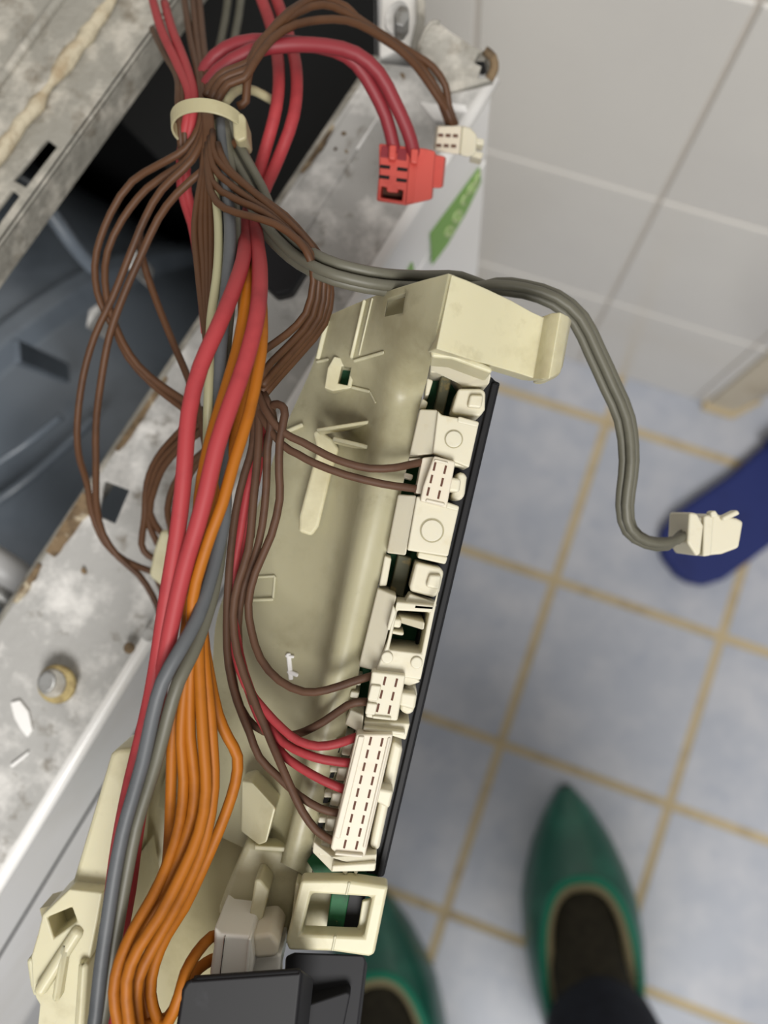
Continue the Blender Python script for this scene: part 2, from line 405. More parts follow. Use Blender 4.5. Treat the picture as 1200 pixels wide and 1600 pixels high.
# top cross member at the upper left, slotted and folded, closing the machine towards the back
ZC = .8330
def lerp2(a, b, f): return (a[0] + (b[0] - a[0]) * f, a[1] + (b[1] - a[1]) * f)
E0, E1 = (275, 0), (0, 382); G0, G1 = (182, 0), (0, 252)
eo = [lerp2(E0, E1, -.35), lerp2(E0, E1, 1.6)]; go = [lerp2(G0, G1, -.55), lerp2(G0, G1, 2.3)]
slot = [(73, 217), (89, 229), (40, 292), (20, 281)]
slit = [(18, 296), (30, 306), (-6, 356), (-20, 346)]
slab('cross_member', [onz(*q, ZC) for q in (eo[0], eo[1], go[1], go[0])], .0016, 'galvanised_rough', wm, [[onz(*q, ZC) for q in slot], [onz(*q, ZC) for q in slit]], bevel=.0004)
q0, q1 = onz(*eo[0], ZC), onz(*eo[1], ZC)
slab('cross_member_lip', [q0, q1, q1 + e2 * .0016, q0 + e2 * .0016], .012, 'galvanised_rough', wm, bevel=.0005)
g0, g1 = onz(*go[0], ZC), onz(*go[1], ZC); far = e2 * .4
slab('top_panel', [g0 + UPZ * .003, g1 + UPZ * .003, g1 + e2 * .34 + UPZ * .003, g0 + e2 * .34 + UPZ * .003], .003, 'galvanised_rough', wm, bevel=.0006)
n = 46
pts = []; rad = []
for k in range(n + 1):
    f = k / n; pts.append(g0.lerp(g1, f) + e2 * random.uniform(-.0004, .0008) + UPZ * .0016); rad.append(random.uniform(.0012, .0027))
V, Fc = tube_geo(pts, rad, 8); mk('seam_bead', V, Fc, 'seam_putty', wm, smooth=True)
h0, h1 = g0 + e2 * .012 + UPZ * .0035, g1 + e2 * .012 + UPZ * .0035
V, Fc = tube_geo([h0.lerp(h1, k / 20) for k in range(21)], .0016, 8); mk('top_panel_fold', V, Fc, 'galvanised_rough', wm, smooth=True)
# washing tub inside with ribs, lug and clips
tc = M(.26, 0, .47)
prof = [(.030, .10), (.034, .232), (.046, .240), (.052, .246), (.064, .246), (.068, .238), (.16, .238), (.166, .246), (.176, .246), (.182, .238), (.36, .238), (.37, .1)]
V = []; n = 72
for (t, r) in prof:
    for k in range(n):
        a_ = 2 * math.pi * k / n; V.append(tc + e2 * t + e1 * (r * math.cos(a_)) + UPZ * (r * math.sin(a_)))
Fc = [(i * n + k, i * n + (k + 1) % n, (i + 1) * n + (k + 1) % n, (i + 1) * n + k) for i in range(len(prof) - 1) for k in range(n)]
Fc += [tuple(range(n)), tuple(range((len(prof) - 1) * n, len(prof) * n))]
mk('tub', V, Fc, 'tub', wm, smooth=True, bevel=.002)
prism('tub_lug', [(14, 528), (30, 530), (33, 566), (18, 568)], .345, .40, 'tub', wm, bevel=.001)
prism('tub_clip', [(138, 484), (152, 474), (156, 482), (134, 512)], .32, .345, 'galvanised', wm, bevel=.0006)
prism('tub_clip', [(206, 388), (214, 392), (206, 424), (196, 416)], .32, .345, 'galvanised', wm, bevel=.0006)
tube('tub_ridge', [P(*q) for q in ((18, 282, .31), (50, 298, .312), (84, 340, .318), (116, 384, .325), (150, 424, .335))], .0028, 'tub', wm, 10)
tube('tub_seam', [P(*q) for q in ((-30, 800, .37), (40, 752, .37), (100, 700, .375), (150, 650, .385))], .0022, 'tub', wm, 10)
tube('tub_seam', [P(*q) for q in ((-30, 740, .36), (40, 694, .36), (96, 650, .365))], .0016, 'tub', wm, 10)
for (x, y, r) in ((537, 208, 4), (541, 236, 3), (524, 232, 3), (629, 117, 4), (130, 892, 5)):
    slab('dirt_spot', [onz(a_, b_, ZF + .0012) for a_, b_ in circle(x, y, r, 9, ry=r * .7, rot=x)], .0012, 'rust', wm, bevel=0)
tube('hose', [P(*q) for q in ((-40, 860, .31), (0, 885, .31), (36, 912, .315), (70, 960, .33))], .006, 'grey_paint', wm, 12)
tube('hose', [P(*q) for q in ((-40, 905, .31), (0, 925, .31), (30, 955, .315), (60, 1000, .33))], .004, 'steel', wm, 12)

# ---------------------------------------------------------------- control housing
ch = thing('control_housing', 'yellowed cream plastic control housing with a column of sockets and black edge plate', 'control unit', P(540, 1000, .205))
shell = loft('shell', [
    [(512, 497, .193), (590, 464, .178), (660, 441, .163), (706, 429, .157)],
    [(497, 560, .194), (575, 535, .180), (638, 520, .167), (684, 532, .160)],
    [(472, 618, .197), (565, 610, .187), (612, 615, .178), (662, 602, .178)],
    [(440, 690, .197), (548, 700, .1875), (592, 705, .177), (641, 702, .177)],
    [(410, 780, .198), (530, 800, .188), (572, 805, .177), (618, 800, .1775)],
    [(372, 880, .198), (512, 910, .188), (548, 915, .178), (590, 910, .1785)],
    [(342, 965, .198), (492, 1010, .188), (528, 1014, .178), (566, 1012, .179)],
    [(332, 1050, .198), (470, 1110, .188), (506, 1114, .178), (545, 1112, .180)],
    [(300, 1135, .199), (450, 1210, .188), (484, 1214, .179), (520, 1214, .181)],
    [(262, 1212, .200), (430, 1300, .188), (460, 1306, .180), (492, 1318, .182)],
    [(250, 1260, .200), (420, 1340, .188), (450, 1350, .181), (484, 1372, .183)]], 'cream_shell', ch, 6, 6)
# pocket and latch slot cut through the shell for good
def cut(obj, cutters):
    for c in cutters:
        md = obj.modifiers.new('cut', 'BOOLEAN'); md.operation = 'DIFFERENCE'; md.object = c; md.solver = 'EXACT'
    bpy.context.view_layer.update()
    me = bpy.data.meshes.new_from_object(obj.evaluated_get(bpy.context.evaluated_depsgraph_get()))
    obj.modifiers.clear(); obj.data = me
    for p in me.polygons: p.use_smooth = True
    for c in cutters: bpy.data.objects.remove(c)
    md = obj.modifiers.new('edges', 'EDGE_SPLIT'); md.split_angle = math.radians(40)
from mathutils.bvhtree import BVHTree
bpy.context.view_layer.update()
_me = shell.evaluated_get(bpy.context.evaluated_depsgraph_get()).to_mesh()
_off = chain(ch); BV = BVHTree.FromPolygons([v.co + _off for v in _me.vertices], [tuple(p.vertices) for p in _me.polygons])
def sd(px, py, default=.19):
    h = BV.ray_cast(C0, ray(px, py).normalized())[0]
    return -(R @ (h - C0)).z if h else default
def cutter(poly):
    m_ = [metric(x, y, sd(x, y)) for x, y in poly]
    V, Fc = ext([world(x, y, .13) for x, y in m_], [world(x, y, .23) for x, y in m_]); return mk('cutter', V, Fc, 'cream')
cut(shell, [cutter([(606, 466), (634, 457), (629, 489), (601, 495)]), cutter([(534, 572), (549, 574), (543, 602), (528, 599)])])
prism('pocket', [(598, 462), (640, 452), (634, 496), (594, 502)], .1815, .184, 'cream', ch, bevel=0)
def rib(a, b, wpx, h, m='cream', parent=None, name='rib', n=5, sink=.003):
    nn = RT @ Vector((0, 0, 1)); u = (P(*b, .18) - P(*a, .18)).normalized(); sv = u.cross(nn).normalized() * (wpx * .18 / F / 2)
    V = []; Fc = []
    for k in range(n + 1):
        x, y = lerp2(a, b, k / n); p = P(x, y, sd(x, y))
        V += [p + sv + nn * h, p - sv + nn * h, p - sv - nn * sink, p + sv - nn * sink]
    for k in range(n):
        for i in range(4): Fc.append((4 * k + i, 4 * k + (i + 1) % 4, 4 * k + 4 + (i + 1) % 4, 4 * k + 4 + i))
    Fc += [(0, 1, 2, 3), (4 * n, 4 * n + 1, 4 * n + 2, 4 * n + 3)]
    return mk(name, V, Fc, m, parent or ch, bevel=.0003)
# hook arm: thick plate that ends in a rolled lip
cols = [((706, 429), (682, 545), .1565), ((730, 438), (708, 553), .158), ((762, 452), (742, 564), .161), ((800, 470), (778, 574), .1645), ((830, 487), (812, 584), .167), ((850, 496), (833, 591), .1675), ((862, 489), (846, 592), .164), ((876, 488), (858, 592), .1625), ((888, 494), (874, 584), .1645), ((893, 500), (879, 574), .168)]
V = []
for (a, b, d) in cols:
    V += [P(*a, d), P(*b, d)]
nb = len(V)
for (a, b, d) in cols:
    for q in (a, b):
        x, y = metric(*q, d); V.append(world(x - .0012, y + .0006, d + .0065))
Fc = []
for i in range(len(cols) - 1):
    a = 2 * i
    Fc += [(a, a + 1, a + 3, a + 2), (nb + a, nb + a + 2, nb + a + 3, nb + a + 1), (a, a + 2, nb + a + 2, nb + a), (a + 1, nb + a + 1, nb + a + 3, a + 3)]
Fc += [(0, nb, nb + 1, 1), (nb - 2, nb - 1, 2 * nb - 1, 2 * nb - 2)]
mk('hook_arm', V, Fc, 'cream', ch, bevel=.0007, seg=3)
prism('arm_end_foot', [(838, 592), (852, 595), (874, 585), (880, 576), (858, 566)], .1665, .1725, 'cream', ch, bevel=.0007)
prism('arm_shoulder', [(672, 545), (684, 534), (706, 545), (740, 560), (770, 575), (768, 584), (706, 561), (674, 558)], .162, .172, 'cream', ch, bevel=.0008)
# raised bead, latch lug with slot, thin ribs
def bar(name, a, b, wpx, d0, d1, m='cream', parent=None, bevel=.0003):
    """straight rib from a to b (px,py,depth)"""
    pa, pb = P(*a), P(*b); u = (pb - pa).normalized(); n = RT @ Vector((0, 0, 1)); s = u.cross(n).normalized() * (wpx * a[2] / F / 2)
    f = [pa + s, pb + s, pb - s, pa - s]; f = [p + n * d0 for p in f]
    V, Fc = ext(f, [p - n * (d1 + d0) for p in f]); return mk(name, V, Fc, m, parent or ch, bevel=bevel)
rib((570, 470), (549, 561), 6, .0012)
rib((582, 466), (561, 556), 3, .0005)
rib((552, 565), (600, 551), 5, .0010)
rib((548, 605), (578, 612), 5, .0008)
rib((578, 612), (587, 630), 3, .0005)
rib((512, 500), (497, 562), 8, .0010)
rib((494, 566), (514, 562), 5, .0008)
ld = sd(530, 590)
lug = prism('latch_lug', [(522, 557), (548, 562), (555, 572), (549, 606), (520, 611), (507, 606), (512, 575)], ld - .0022, ld + .003, 'cream', ch, holes=[[(534, 572), (549, 574), (543, 602), (528, 599)]], bevel=.0002)
prism('slot_floor', [(520, 560), (562, 564), (556, 614), (514, 610)], ld + .004, ld + .006, 'pcb', lug, bevel=0)
# lever: hub, two fins, web and long tongue
lv = prism('lever', [(488, 674), (498, 670), (520, 686), (530, 700), (517, 745), (498, 823), (487, 838), (466, 831), (467, 807), (486, 735), (495, 704)], min(sd(478, 820), sd(510, 700)) - .0035, .1885, 'cream', ch, bevel=.0009)
bar('fin', (495, 673, .1795), (583, 659, .1835), 6, .001, .006, parent=lv)
bar('fin', (520, 686, .1795), (587, 702, .181), 7, .001, .006, parent=lv)
bar('fin', (580, 659, .1835), (575, 690, .183), 4, .001, .005, parent=lv)
rib((446, 676), (474, 664), 7, .0012)
rib((382, 938), (428, 936), 5, .0009)
rib((396, 902), (430, 900), 4, .0006)
rib((430, 900), (427, 936), 4, .0006)
# scrap of white tape stuck to the shell
rib((451, 1020), (455, 1062), 8, .0006, 'white_paint', name='tape_scrap')
rib((449, 1048), (466, 1055), 7, .0007, 'white_paint', name='tape_scrap')
rib((446, 1024), (460, 1026), 5, .0007, 'white_paint', name='tape_scrap')
# lower part: trough below the orange wires, left wall with buckle, block, fins, clip frame
loft('trough', [
    [(205, 1172, .196), (250, 1165, .200), (330, 1160, .202), (400, 1190, .199), (452, 1230, .192)],
    [(190, 1300, .195), (240, 1300, .206), (300, 1310, .206), (370, 1320, .199), (446, 1340, .192)],
    [(165, 1450, .193), (215, 1450, .204), (270, 1450, .205), (350, 1450, .200), (440, 1450, .194)],
    [(140, 1620, .191), (200, 1620, .202), (260, 1620, .204), (340, 1620, .202), (440, 1620, .20)],
    [(120, 1860, .191), (190, 1860, .202), (260, 1860, .204), (340, 1860, .202), (440, 1860, .20)]], 'cream_dull', ch, 6, 5)
prism('side_wall', [(172, 1180), (180, 1171), (212, 1168), (226, 1176), (226, 1215), (208, 1290), (200, 1390), (180, 1440), (150, 1460), (112, 1430), (110, 1388)], .186, .2, 'cream', ch, bevel=.0012)
prism('inner_web', [(212, 1340, .188), (234, 1382, .194), (200, 1460, .186), (196, 1420, .184)], .19, .203, 'cream', ch, bevel=.0006)
bk = prism('buckle', [(108, 1389), (66, 1430), (58, 1462), (48, 1496), (50, 1540), (56, 1560), (62, 1570), (40, 1800), (124, 1800), (140, 1500), (152, 1440), (160, 1395)], .182, .198, 'cream', ch, holes=[[(74, 1434), (112, 1418), (120, 1440), (84, 1466)]], bevel=.0012)
prism('pocket_floor', [(62, 1420), (130, 1400), (136, 1450), (76, 1478)], .1895, .197, 'cream_dull', bk, bevel=0)
bar('strap', (126, 1448, .182), (60, 1552, .181), 20, .0015, .006, parent=bk, bevel=.0012)
bar('strap', (106, 1470, .182), (90, 1560, .181), 13, .0018, .006, parent=bk, bevel=.001)
prism('side_ear', [(40, 1502), (48, 1495), (60, 1520), (62, 1552), (52, 1560), (46, 1540)], .1825, .193, 'cream', bk, bevel=.0008)
bar('edge_lip', (132, 1500, .181), (112, 1800, .181), 16, .0012, .012, parent=bk, bevel=.0012)
prism('lower_block', [(384, 1316), (420, 1322), (456, 1330), (478, 1352), (470, 1378), (448, 1484), (424, 1462), (402, 1454), (360, 1452), (338, 1430), (352, 1390)], .1835, .2, 'cream', ch, bevel=.0014)
prism('fin', [(378, 1218, .187), (392, 1222, .1815), (431, 1263, .179), (416, 1318, .179), (404, 1322, .181), (376, 1300, .187)], .18, .196, 'cream', ch, bevel=.0006)
prism('fin', [(398, 1374), (407, 1374), (421, 1392), (405, 1456), (396, 1458), (386, 1450), (394, 1404)], .1755, .186, 'cream', ch, bevel=.0007)
bar('rib', (398, 1322, .183), (462, 1326, .183), 8, .001, .004)
cf = prism('clip_frame', [(470, 1376), (548, 1376), (607, 1385), (603, 1404), (585, 1493), (576, 1496), (520, 1488), (450, 1486), (447, 1470)], .1725, .1770, 'cream', ch, holes=[[(487, 1397), (581, 1403), (568, 1464), (470, 1460)]], bevel=.0007)
bar('seam', (546, 1378, .1725), (541, 1399, .1725), 5, .0002, .002, parent=cf)
bar('seam', (524, 1462, .1725), (519, 1486, .1725), 5, .0002, .002, parent=cf)
prism('latch', [(566, 1408), (584, 1404), (576, 1470), (552, 1466), (560, 1446)], .1755, .1765, 'cream', cf, bevel=.0003)
prism('frame_back', [(462, 1385), (522, 1386), (512, 1472), (452, 1470)], .1815, .186, 'cream', cf, bevel=0)
prism('frame_web', [(462, 1378), (484, 1390), (474, 1470), (450, 1480)], .1765, .19, 'cream', cf, bevel=.0005)
# circuit board and black plate
prism('circuit_board', [(676, 566), (752, 588), (588, 1376), (520, 1376), (478, 1348), (490, 1310), (560, 1040)], .1868, .1886, 'pcb', ch, bevel=0)
prism('edge_plate', [(768, 588), (775, 596), (782, 597), (600, 1371), (582, 1372), (571, 1374), (740, 585)], .1815, .1935, 'black_plastic', ch, bevel=.0005)
bar('edge_plate_ridge', (773, 600, .1815), (593, 1366, .1815), 10, .0012, .006, 'black_plastic')
prism('plate_end', [(546, 1388), (574, 1392), (562, 1440), (574, 1470), (530, 1470)], .1785, .182, 'black_plastic', ch, bevel=.0004)
prism('board_end', [(519, 1388), (548, 1390), (533, 1470), (508, 1464)], .1780, .1796, 'pcb', ch, bevel=.0003)
prism('board_corner', [(480, 1346), (492, 1330), (520, 1362), (560, 1366), (590, 1372), (590, 1382), (500, 1378)], .1800, .1816, 'pcb', ch, bevel=0)
prism('edge_plate_back', [(770, 620), (745, 600), (560, 1374), (592, 1370)], .1880, .1925, 'black_plastic', ch, bevel=0)

# sockets
FD = .1705
def socket(label=None):
    o = bpy.data.objects.new('socket', None); o.empty_display_size = .005; o.location = (0, 0, 0); link(o, ch)
    return o
def blk(parent, name, poly, d0=FD, d1=.187, m='ivory', bevel=.00035, holes=()): return prism(name, poly, d0, d1, m, parent, holes=holes, bevel=bevel)
# 1 open socket at the top
s = socket()
blk(s, 'cap', [(673, 562, .1745), (704, 559, .1712), (768, 584, .1712), (764, 601, .1712), (722, 605, .177), (706, 583, .177), (672, 582, .1755)], bevel=.0004)
blk(s, 'pin_block', [(690, 584), (707, 590), (692, 652), (676, 650)], .1805, .187, 'pin_block')
blk(s, 'side_tooth', [(667, 590), (677, 594), (670, 618), (664, 618)], .1765)
blk(s, 'side_tooth', [(660, 622), (669, 628), (666, 637), (655, 638)], .1765)
t_ = blk(s, 'latch_tab', [(716, 607), (752, 607), (759, 612), (758, 640), (750, 651), (712, 647), (705, 644)], .1735, bevel=.001)
blk(t_, 'tab_pad', [(735, 616), (756, 617), (752, 638), (730, 636)], .1722, .176, bevel=.0005)
# 2 blank block with moulded disc
def blank(ch_poly, face, disc, r):
    s = socket()
    blk(s, 'chamfer', [(*ch_poly[0], .1738), (*ch_poly[1], .1715), (*ch_poly[2], .1715), (*ch_poly[3], .1738)], .175)
    blk(s, 'face', face)
    prism('disc', circle(*disc, r, 24), FD - .0004, FD + .002, 'ivory', s, bevel=.0002)
    prism('disc_groove', circle(*disc, r * 1.12, 24), FD - .00012, FD + .002, 'cream_dull', s, bevel=0)
    return s
s = blank([(656, 639), (684, 640), (678, 709), (639, 713)], [(684, 641), (690, 648), (749, 659), (733, 731), (676, 708)], (709, 686), 13)
blk(s, 'end_step', [(716, 650), (749, 659), (747, 668), (714, 660)], .1702, .175)
blk(s, 'end_step', [(700, 722), (736, 714), (732, 731), (712, 728)], .1725, .178)
# 4 second blank block
s = blank([(622, 772), (651, 774), (634, 868), (604, 864)], [(651, 775), (718, 791), (700, 870), (636, 860)], (675, 829), 17)
blk(s, 'end_step', [(698, 784), (718, 791), (716, 799), (696, 794)], .1700, .175)
blk(s, 'end_step', [(654, 862), (700, 870), (696, 882), (652, 872)], .1735, .18)
# 5 open socket
s = socket()
blk(s, 'pin_block', [(622, 866), (644, 872), (630, 934), (608, 926)], .1805, .187, 'pin_block')
blk(s, 'side_bar', [(601, 868), (612, 872), (604, 916), (592, 916)], .1755)
t_ = blk(s, 'latch_tab', [(650, 878), (688, 887), (694, 893), (686, 928), (678, 934), (640, 924), (640, 916)], .1735, bevel=.001)
blk(t_, 'tab_pad', [(671, 898), (690, 899), (686, 922), (665, 917)], .1722, .176, bevel=.0005)
# 6 socket with square cavity and two pins
s = socket()
blk(s, 'chamfer', [(590, 919, .1745), (620, 931, .172), (591, 1050, .172), (560, 1042, .1745)], .175)
blk(s, 'frame', [(620, 940), (682, 946), (678, 962), (657, 1063), (586, 1051), (606, 1000)], FD, .187, holes=[[(621, 954), (671, 957), (658, 1021), (608, 1015)]])
blk(s, 'top_step', [(640, 928), (683, 943), (680, 953), (632, 942)], .1725, .18)
blk(s, 'key_bar', [(622, 962, .176), (664, 972, .1715), (662, 985, .1715), (620, 972, .177)], .175, .186)
blk(s, 'key_hook', [(613, 966), (628, 968), (626, 982), (612, 980)], .1725, .182, bevel=.0005)
blk(s, 'key_hook', [(612, 984), (632, 988), (630, 994), (610, 990)], .174, .183, bevel=.0004)
blk(s, 'side_tooth', [(614, 945), (620, 956), (609, 986), (604, 984)], .170, .178)
for c in ((605, 1028), (651, 1036)):
    prism('pin_head', circle(*c, 9.5, 20), FD - .0006, FD + .003, 'ivory', s, bevel=.0003)
blk(s, 'bottom_step', [(588, 1052), (652, 1058), (657, 1066), (640, 1072), (588, 1058)], .172, .18)
# 7 seat around the lower small plug, and the long end socket
s = socket()
blk(s, 'seat_end', [(568, 1127), (620, 1129), (641, 1130), (634, 1157), (612, 1150), (572, 1142)], .172)
blk(s, 'seat_bar', [(568, 1136), (634, 1144), (632, 1150), (567, 1142)], .1702, .175)
blk(s, 'chamfer', [(548, 1108, .1745), (568, 1117, .172), (566, 1147, .172), (538, 1132, .1745)], .175)
for c in ((560, 1066), (556, 1086), (552, 1102)):
    blk(s, 'side_tooth', [(c[0] - 8, c[1] - 6), (c[0] + 6, c[1] - 4), (c[0] + 3, c[1] + 6), (c[0] - 10, c[1] + 4)], .1775)
s = socket()
blk(s, 'end_cap', [(490, 1314, .176), (520, 1338, .1715), (589, 1334, .1715), (586, 1362, .1715), (518, 1363, .1715), (488, 1332, .176)], .172)
blk(s, 'end_bar', [(519, 1352), (588, 1348), (586, 1362), (517, 1363)], .1705, .176)
for k in range(5):
    x, y = 541 - 8.9 * k, 1168 + 39.5 * k
    blk(s, 'side_tooth', [(x - 16, y - 10), (x - 2, y - 10), (x - 4, y), (x - 18, y)], .1775)
    blk(s, 'side_tooth', [(x - 4, y - 8), (x + 12, y - 8), (x + 6, y + 14), (x - 8, y + 12)], .175)
    blk(s, 'tooth_hole', [(x - 17, y), (x - 9, y), (x - 11, y + 8), (x - 19, y + 8)], .1795, .182, 'hole_black', 0)
blk(s, 'nib', [(534, 1362), (544, 1362), (540, 1369)], .175, .182)
blk(s, 'nib', [(552, 1362), (560, 1362), (556, 1369)], .175, .182)
bar_ = blk(s, 'latch_rail', [(614, 1156), (630, 1167), (615, 1238), (606, 1265), (592, 1331), (577, 1325), (595, 1240)], .1735, bevel=.0008)

# plugs seated in the housing (things of their own)
def slots(parent, a, b, n, wpx=3.4, hpx=13.5, d=.1683, dirv=(-.2275, .9738), side=None):
    V, Fc = [], []
    for k in range(n):
        f = k / (n - 1) if n > 1 else 0
        cx, cy = a[0] + (b[0] - a[0]) * f, a[1] + (b[1] - a[1]) * f
        ux, uy = dirv[0] * hpx / 2, dirv[1] * hpx / 2; vx, vy = -dirv[1] * wpx / 2, dirv[0] * wpx / 2
        pl = [(cx + ux + vx, cy + uy + vy), (cx + ux - vx, cy + uy - vy), (cx - ux - vx, cy - uy - vy), (cx - ux + vx, cy - uy + vy)]
        b_ = len(V)
        f_ = [P(*q, d) for q in pl]; bk_ = [p - RT @ Vector((0, 0, .001)) for p in f_]
        v, fc = ext(f_, bk_); V += v; Fc += [tuple(i + b_ for i in t) for t in fc]
    return tag(mk('contact_slots', V, Fc, 'slot_dark', parent), kind='stuff')
def plug(label, body, m, latch=None, cols=(), extra=(), d0=.1684):
    c = [sum(q[i] for q in body) / len(body) for i in (0, 1)]
    t = thing('wire_plug', label, 'connector', P(c[0], c[1], .182))
    prism('body', body, d0, .183, m, t, bevel=.0004)
    if latch: prism('latch', latch, .1695, .178, 'ivory', t, bevel=.0006)
    for (a, b, n) in cols: slots(t, a, b, n, d=d0 - .00005)
    for e in extra: prism(e[0], e[1], e[2], e[3], m, t, bevel=.0003)
    return t
plug('small pale plug with two brown wires near the top of the housing', [(678, 712), (712, 721), (698, 794), (656, 783), (661, 760)], 'pinkish_ivory',
     [(701, 745), (721, 748), (718, 770), (698, 768)], [((679, 729), (669, 768), 3), ((695.5, 734), (686, 773), 3)],
     [('wire_block', [(660, 715), (678, 713), (669, 774), (649, 771)], .1715, .182), ('end_bar', [(666, 779), (696, 786), (694, 791), (664, 784)], .1680, .170),
      ('end_bar', [(679, 717), (701, 722), (700, 726), (678, 721)], .1680, .170), ('side_tooth', [(632, 738), (646, 742), (644, 750), (630, 746)], .176, .182), ('side_tooth', [(638, 716), (658, 714), (654, 722), (640, 724)], .176, .183)])
prism('latch_tab', [(714, 738), (726, 738), (730, 746), (726, 776), (718, 783), (704, 780)], .1735, .187, 'ivory', ch, bevel=.001)
plug('small pale plug with two brown wires just above the long plug', [(581, 1049), (634, 1055), (621, 1127), (597, 1125), (571, 1121)], 'ivory',
     [(626, 1081), (652, 1085), (648, 1110), (623, 1103)], [((601, 1064), (590.5, 1106), 3), ((619, 1067), (608.5, 1109), 3)],
     [('wire_block', [(580, 1070), (596, 1072), (590, 1096), (574, 1094)], .1678, .170), ('wire_block', [(574, 1098), (590, 1100), (586, 1118), (570, 1116)], .1678, .170), ('end_bar', [(582, 1118), (612, 1121), (611, 1126), (581, 1123)], .1678, .170)])
prism('latch_tab', [(634, 1066), (650, 1072), (652, 1086), (646, 1114), (636, 1118), (624, 1110)], .1735, .187, 'ivory', ch, bevel=.001)
plug('long pale plug with three red and two brown wires at the housing foot', [(557, 1147), (614, 1147), (612, 1160), (570, 1340), (530, 1338), (516, 1326)], 'pinkish_ivory',
     [(588, 1231), (615, 1236), (608, 1265), (585, 1252)], [((578.6, 1158), (539, 1319), 9), ((596.6, 1160), (557.5, 1321), 9)],
     [('raised_rib', [(560, 1150), (570, 1151), (531, 1312), (521, 1308)], .1680, .170), ('raised_rib', [(606, 1152), (611, 1152), (571, 1326), (566, 1325)], .1681, .170), ('end_bar', [(524, 1332), (568, 1336), (567, 1341), (522, 1337)], .1676, .172)])

# milky connector with orange wires, black covers at the foot
t = thing('wire_plug', 'milky plug holding the orange wire ends above the black box', 'connector', P(380, 1490, .19))
prism('body', [(334, 1448), (346, 1458), (392, 1463), (396, 1500), (392, 1530), (326, 1530), (333, 1482)], .1665, .182, 'milky', t, bevel=.0008)
prism('cap', [(392, 1462), (424, 1458), (437, 1476), (432, 1498), (396, 1500)], .1690, .182, 'pinkish_ivory', t, bevel=.001)
prism('skirt', [(392, 1496), (440, 1490), (436, 1530), (390, 1530)], .172, .184, 'milky', t, bevel=.0008)
bar('fin', (352, 1462, .1665), (344, 1525, .1665), 4, .0006, .003, 'milky', t)
bar('fin', (391, 1464, .1665), (385, 1525, .1665), 5, .0008, .003, 'milky', t)
t = thing('relay_box', 'black plastic box covering the bottom of the orange wires', 'box', P(370, 1580, .18))
prism('body', [(282, 1545), (290, 1532), (308, 1524), (470, 1512), (474, 1522), (448, 1760), (250, 1760)], .1580, .170, 'black_plastic', t, bevel=.0009, shift=(.001, -.0075))
bar('lid_seam', (300, 1534, .1580), (468, 1522, .1580), 3, .0003, .002, 'dark_plastic', t)
t = thing('motor_cover', 'dark grey plastic cover below the square clip frame', 'cover', P(510, 1560, .205))
prism('body', [(446, 1494), (460, 1488), (568, 1492), (572, 1500), (540, 1760), (430, 1760)], .181, .198, 'dark_plastic', t, bevel=.0009, shift=(0, -.0095))
prism('flap', [(470, 1574, .176), (542, 1550, .178), (548, 1554, .178), (530, 1640, .178), (462, 1640, .176)], .177, .1825, 'dark_plastic', t, bevel=.0005)

# ---------------------------------------------------------------- loose connectors
rc = thing('wire_plug', 'coral red plug hanging in front of the galvanised flange', 'connector', P(640, 270, .235))
d0 = .2205
prism('body', [(592, 224), (664, 232), (680, 236), (674, 312), (634, 321), (588, 314), (592, 270)], d0, .2325, 'coral', rc, shift=(.001, .0044),
      holes=[[(596, 291), (604, 293), (604, 300), (622, 302), (622, 296), (630, 298), (628, 314), (594, 309)]], bevel=.0005)
prism('cavity_floor', [(594, 288), (632, 292), (630, 307), (593, 303)], .2265, .230, 'slot_dark', rc, bevel=0)
prism('side_key', [(676, 241), (695, 244), (690, 294), (674, 294)], .224, .2325, 'coral', rc, bevel=.0005, shift=(.001, .0032))
prism('side_face', [(640, 246, .2195), (676, 254, .2225), (672, 308, .2225), (634, 320, .2195)], .22, .226, 'coral', rc, bevel=.0004, shift=(0, .0024))
for (x, y) in ((602, 233), (628, 237)):
    prism('wire_groove', [(x - 6, y - 6), (x + 8, y - 5), (x + 7, y + 14), (x - 8, y + 12)], d0 - .0002, d0 + .002, 'dark_red_wire', rc, bevel=.0002)
for (x, y) in ((613, 228), (647, 234)):
    prism('wire_guide', [(x - 5, y - 3), (x + 7, y - 2), (x + 5, y + 22), (x - 6, y + 20)], .2185, .222, 'coral', rc, bevel=.0005)
for (x, y) in ((602, 260), (629, 264), (601, 276), (628, 281)):
    prism('contact_slot', [(x - 8, y - 3), (x + 8, y - 1), (x + 7, y + 4), (x - 9, y + 2)], d0 - .00015, d0 + .001, 'hole_black', rc, bevel=0)
wc = thing('wire_plug', 'small ivory plug on brown wires beside the coral red plug', 'connector', P(712, 220, .244))
prism('body', [(684, 197), (722, 196), (718, 242), (679, 236)], .2345, .2425, 'pinkish_ivory', wc, bevel=.0005, shift=(0, .0036))
prism('latch_block', [(722, 196), (736, 200), (746, 212), (744, 240), (733, 246), (718, 242)], .2355, .2425, 'ivory', wc, bevel=.0006, shift=(0, .0030))
prism('prong', [(740, 213), (757, 217), (756, 227), (740, 224)], .2365, .241, 'ivory', wc, bevel=.0004)
prism('prong', [(738, 234), (756, 238), (753, 248), (735, 244)], .2365, .241, 'ivory', wc, bevel=.0004)
for i in range(3):
    for j in range(2):
        x, y = 689 + 11.5 * i - 3 * j, 211 + 16 * j + i * .5
        prism('contact_slot', [(x - 4, y - 2.5), (x + 4, y - 2), (x + 3.5, y + 2.5), (x - 4.5, y + 2)], .2343, .236, 'slot_dark', wc, bevel=0)
gc = thing('wire_plug', 'ivory plug on grey wires hanging over the blue slipper', 'connector', P(1120, 832, .214))
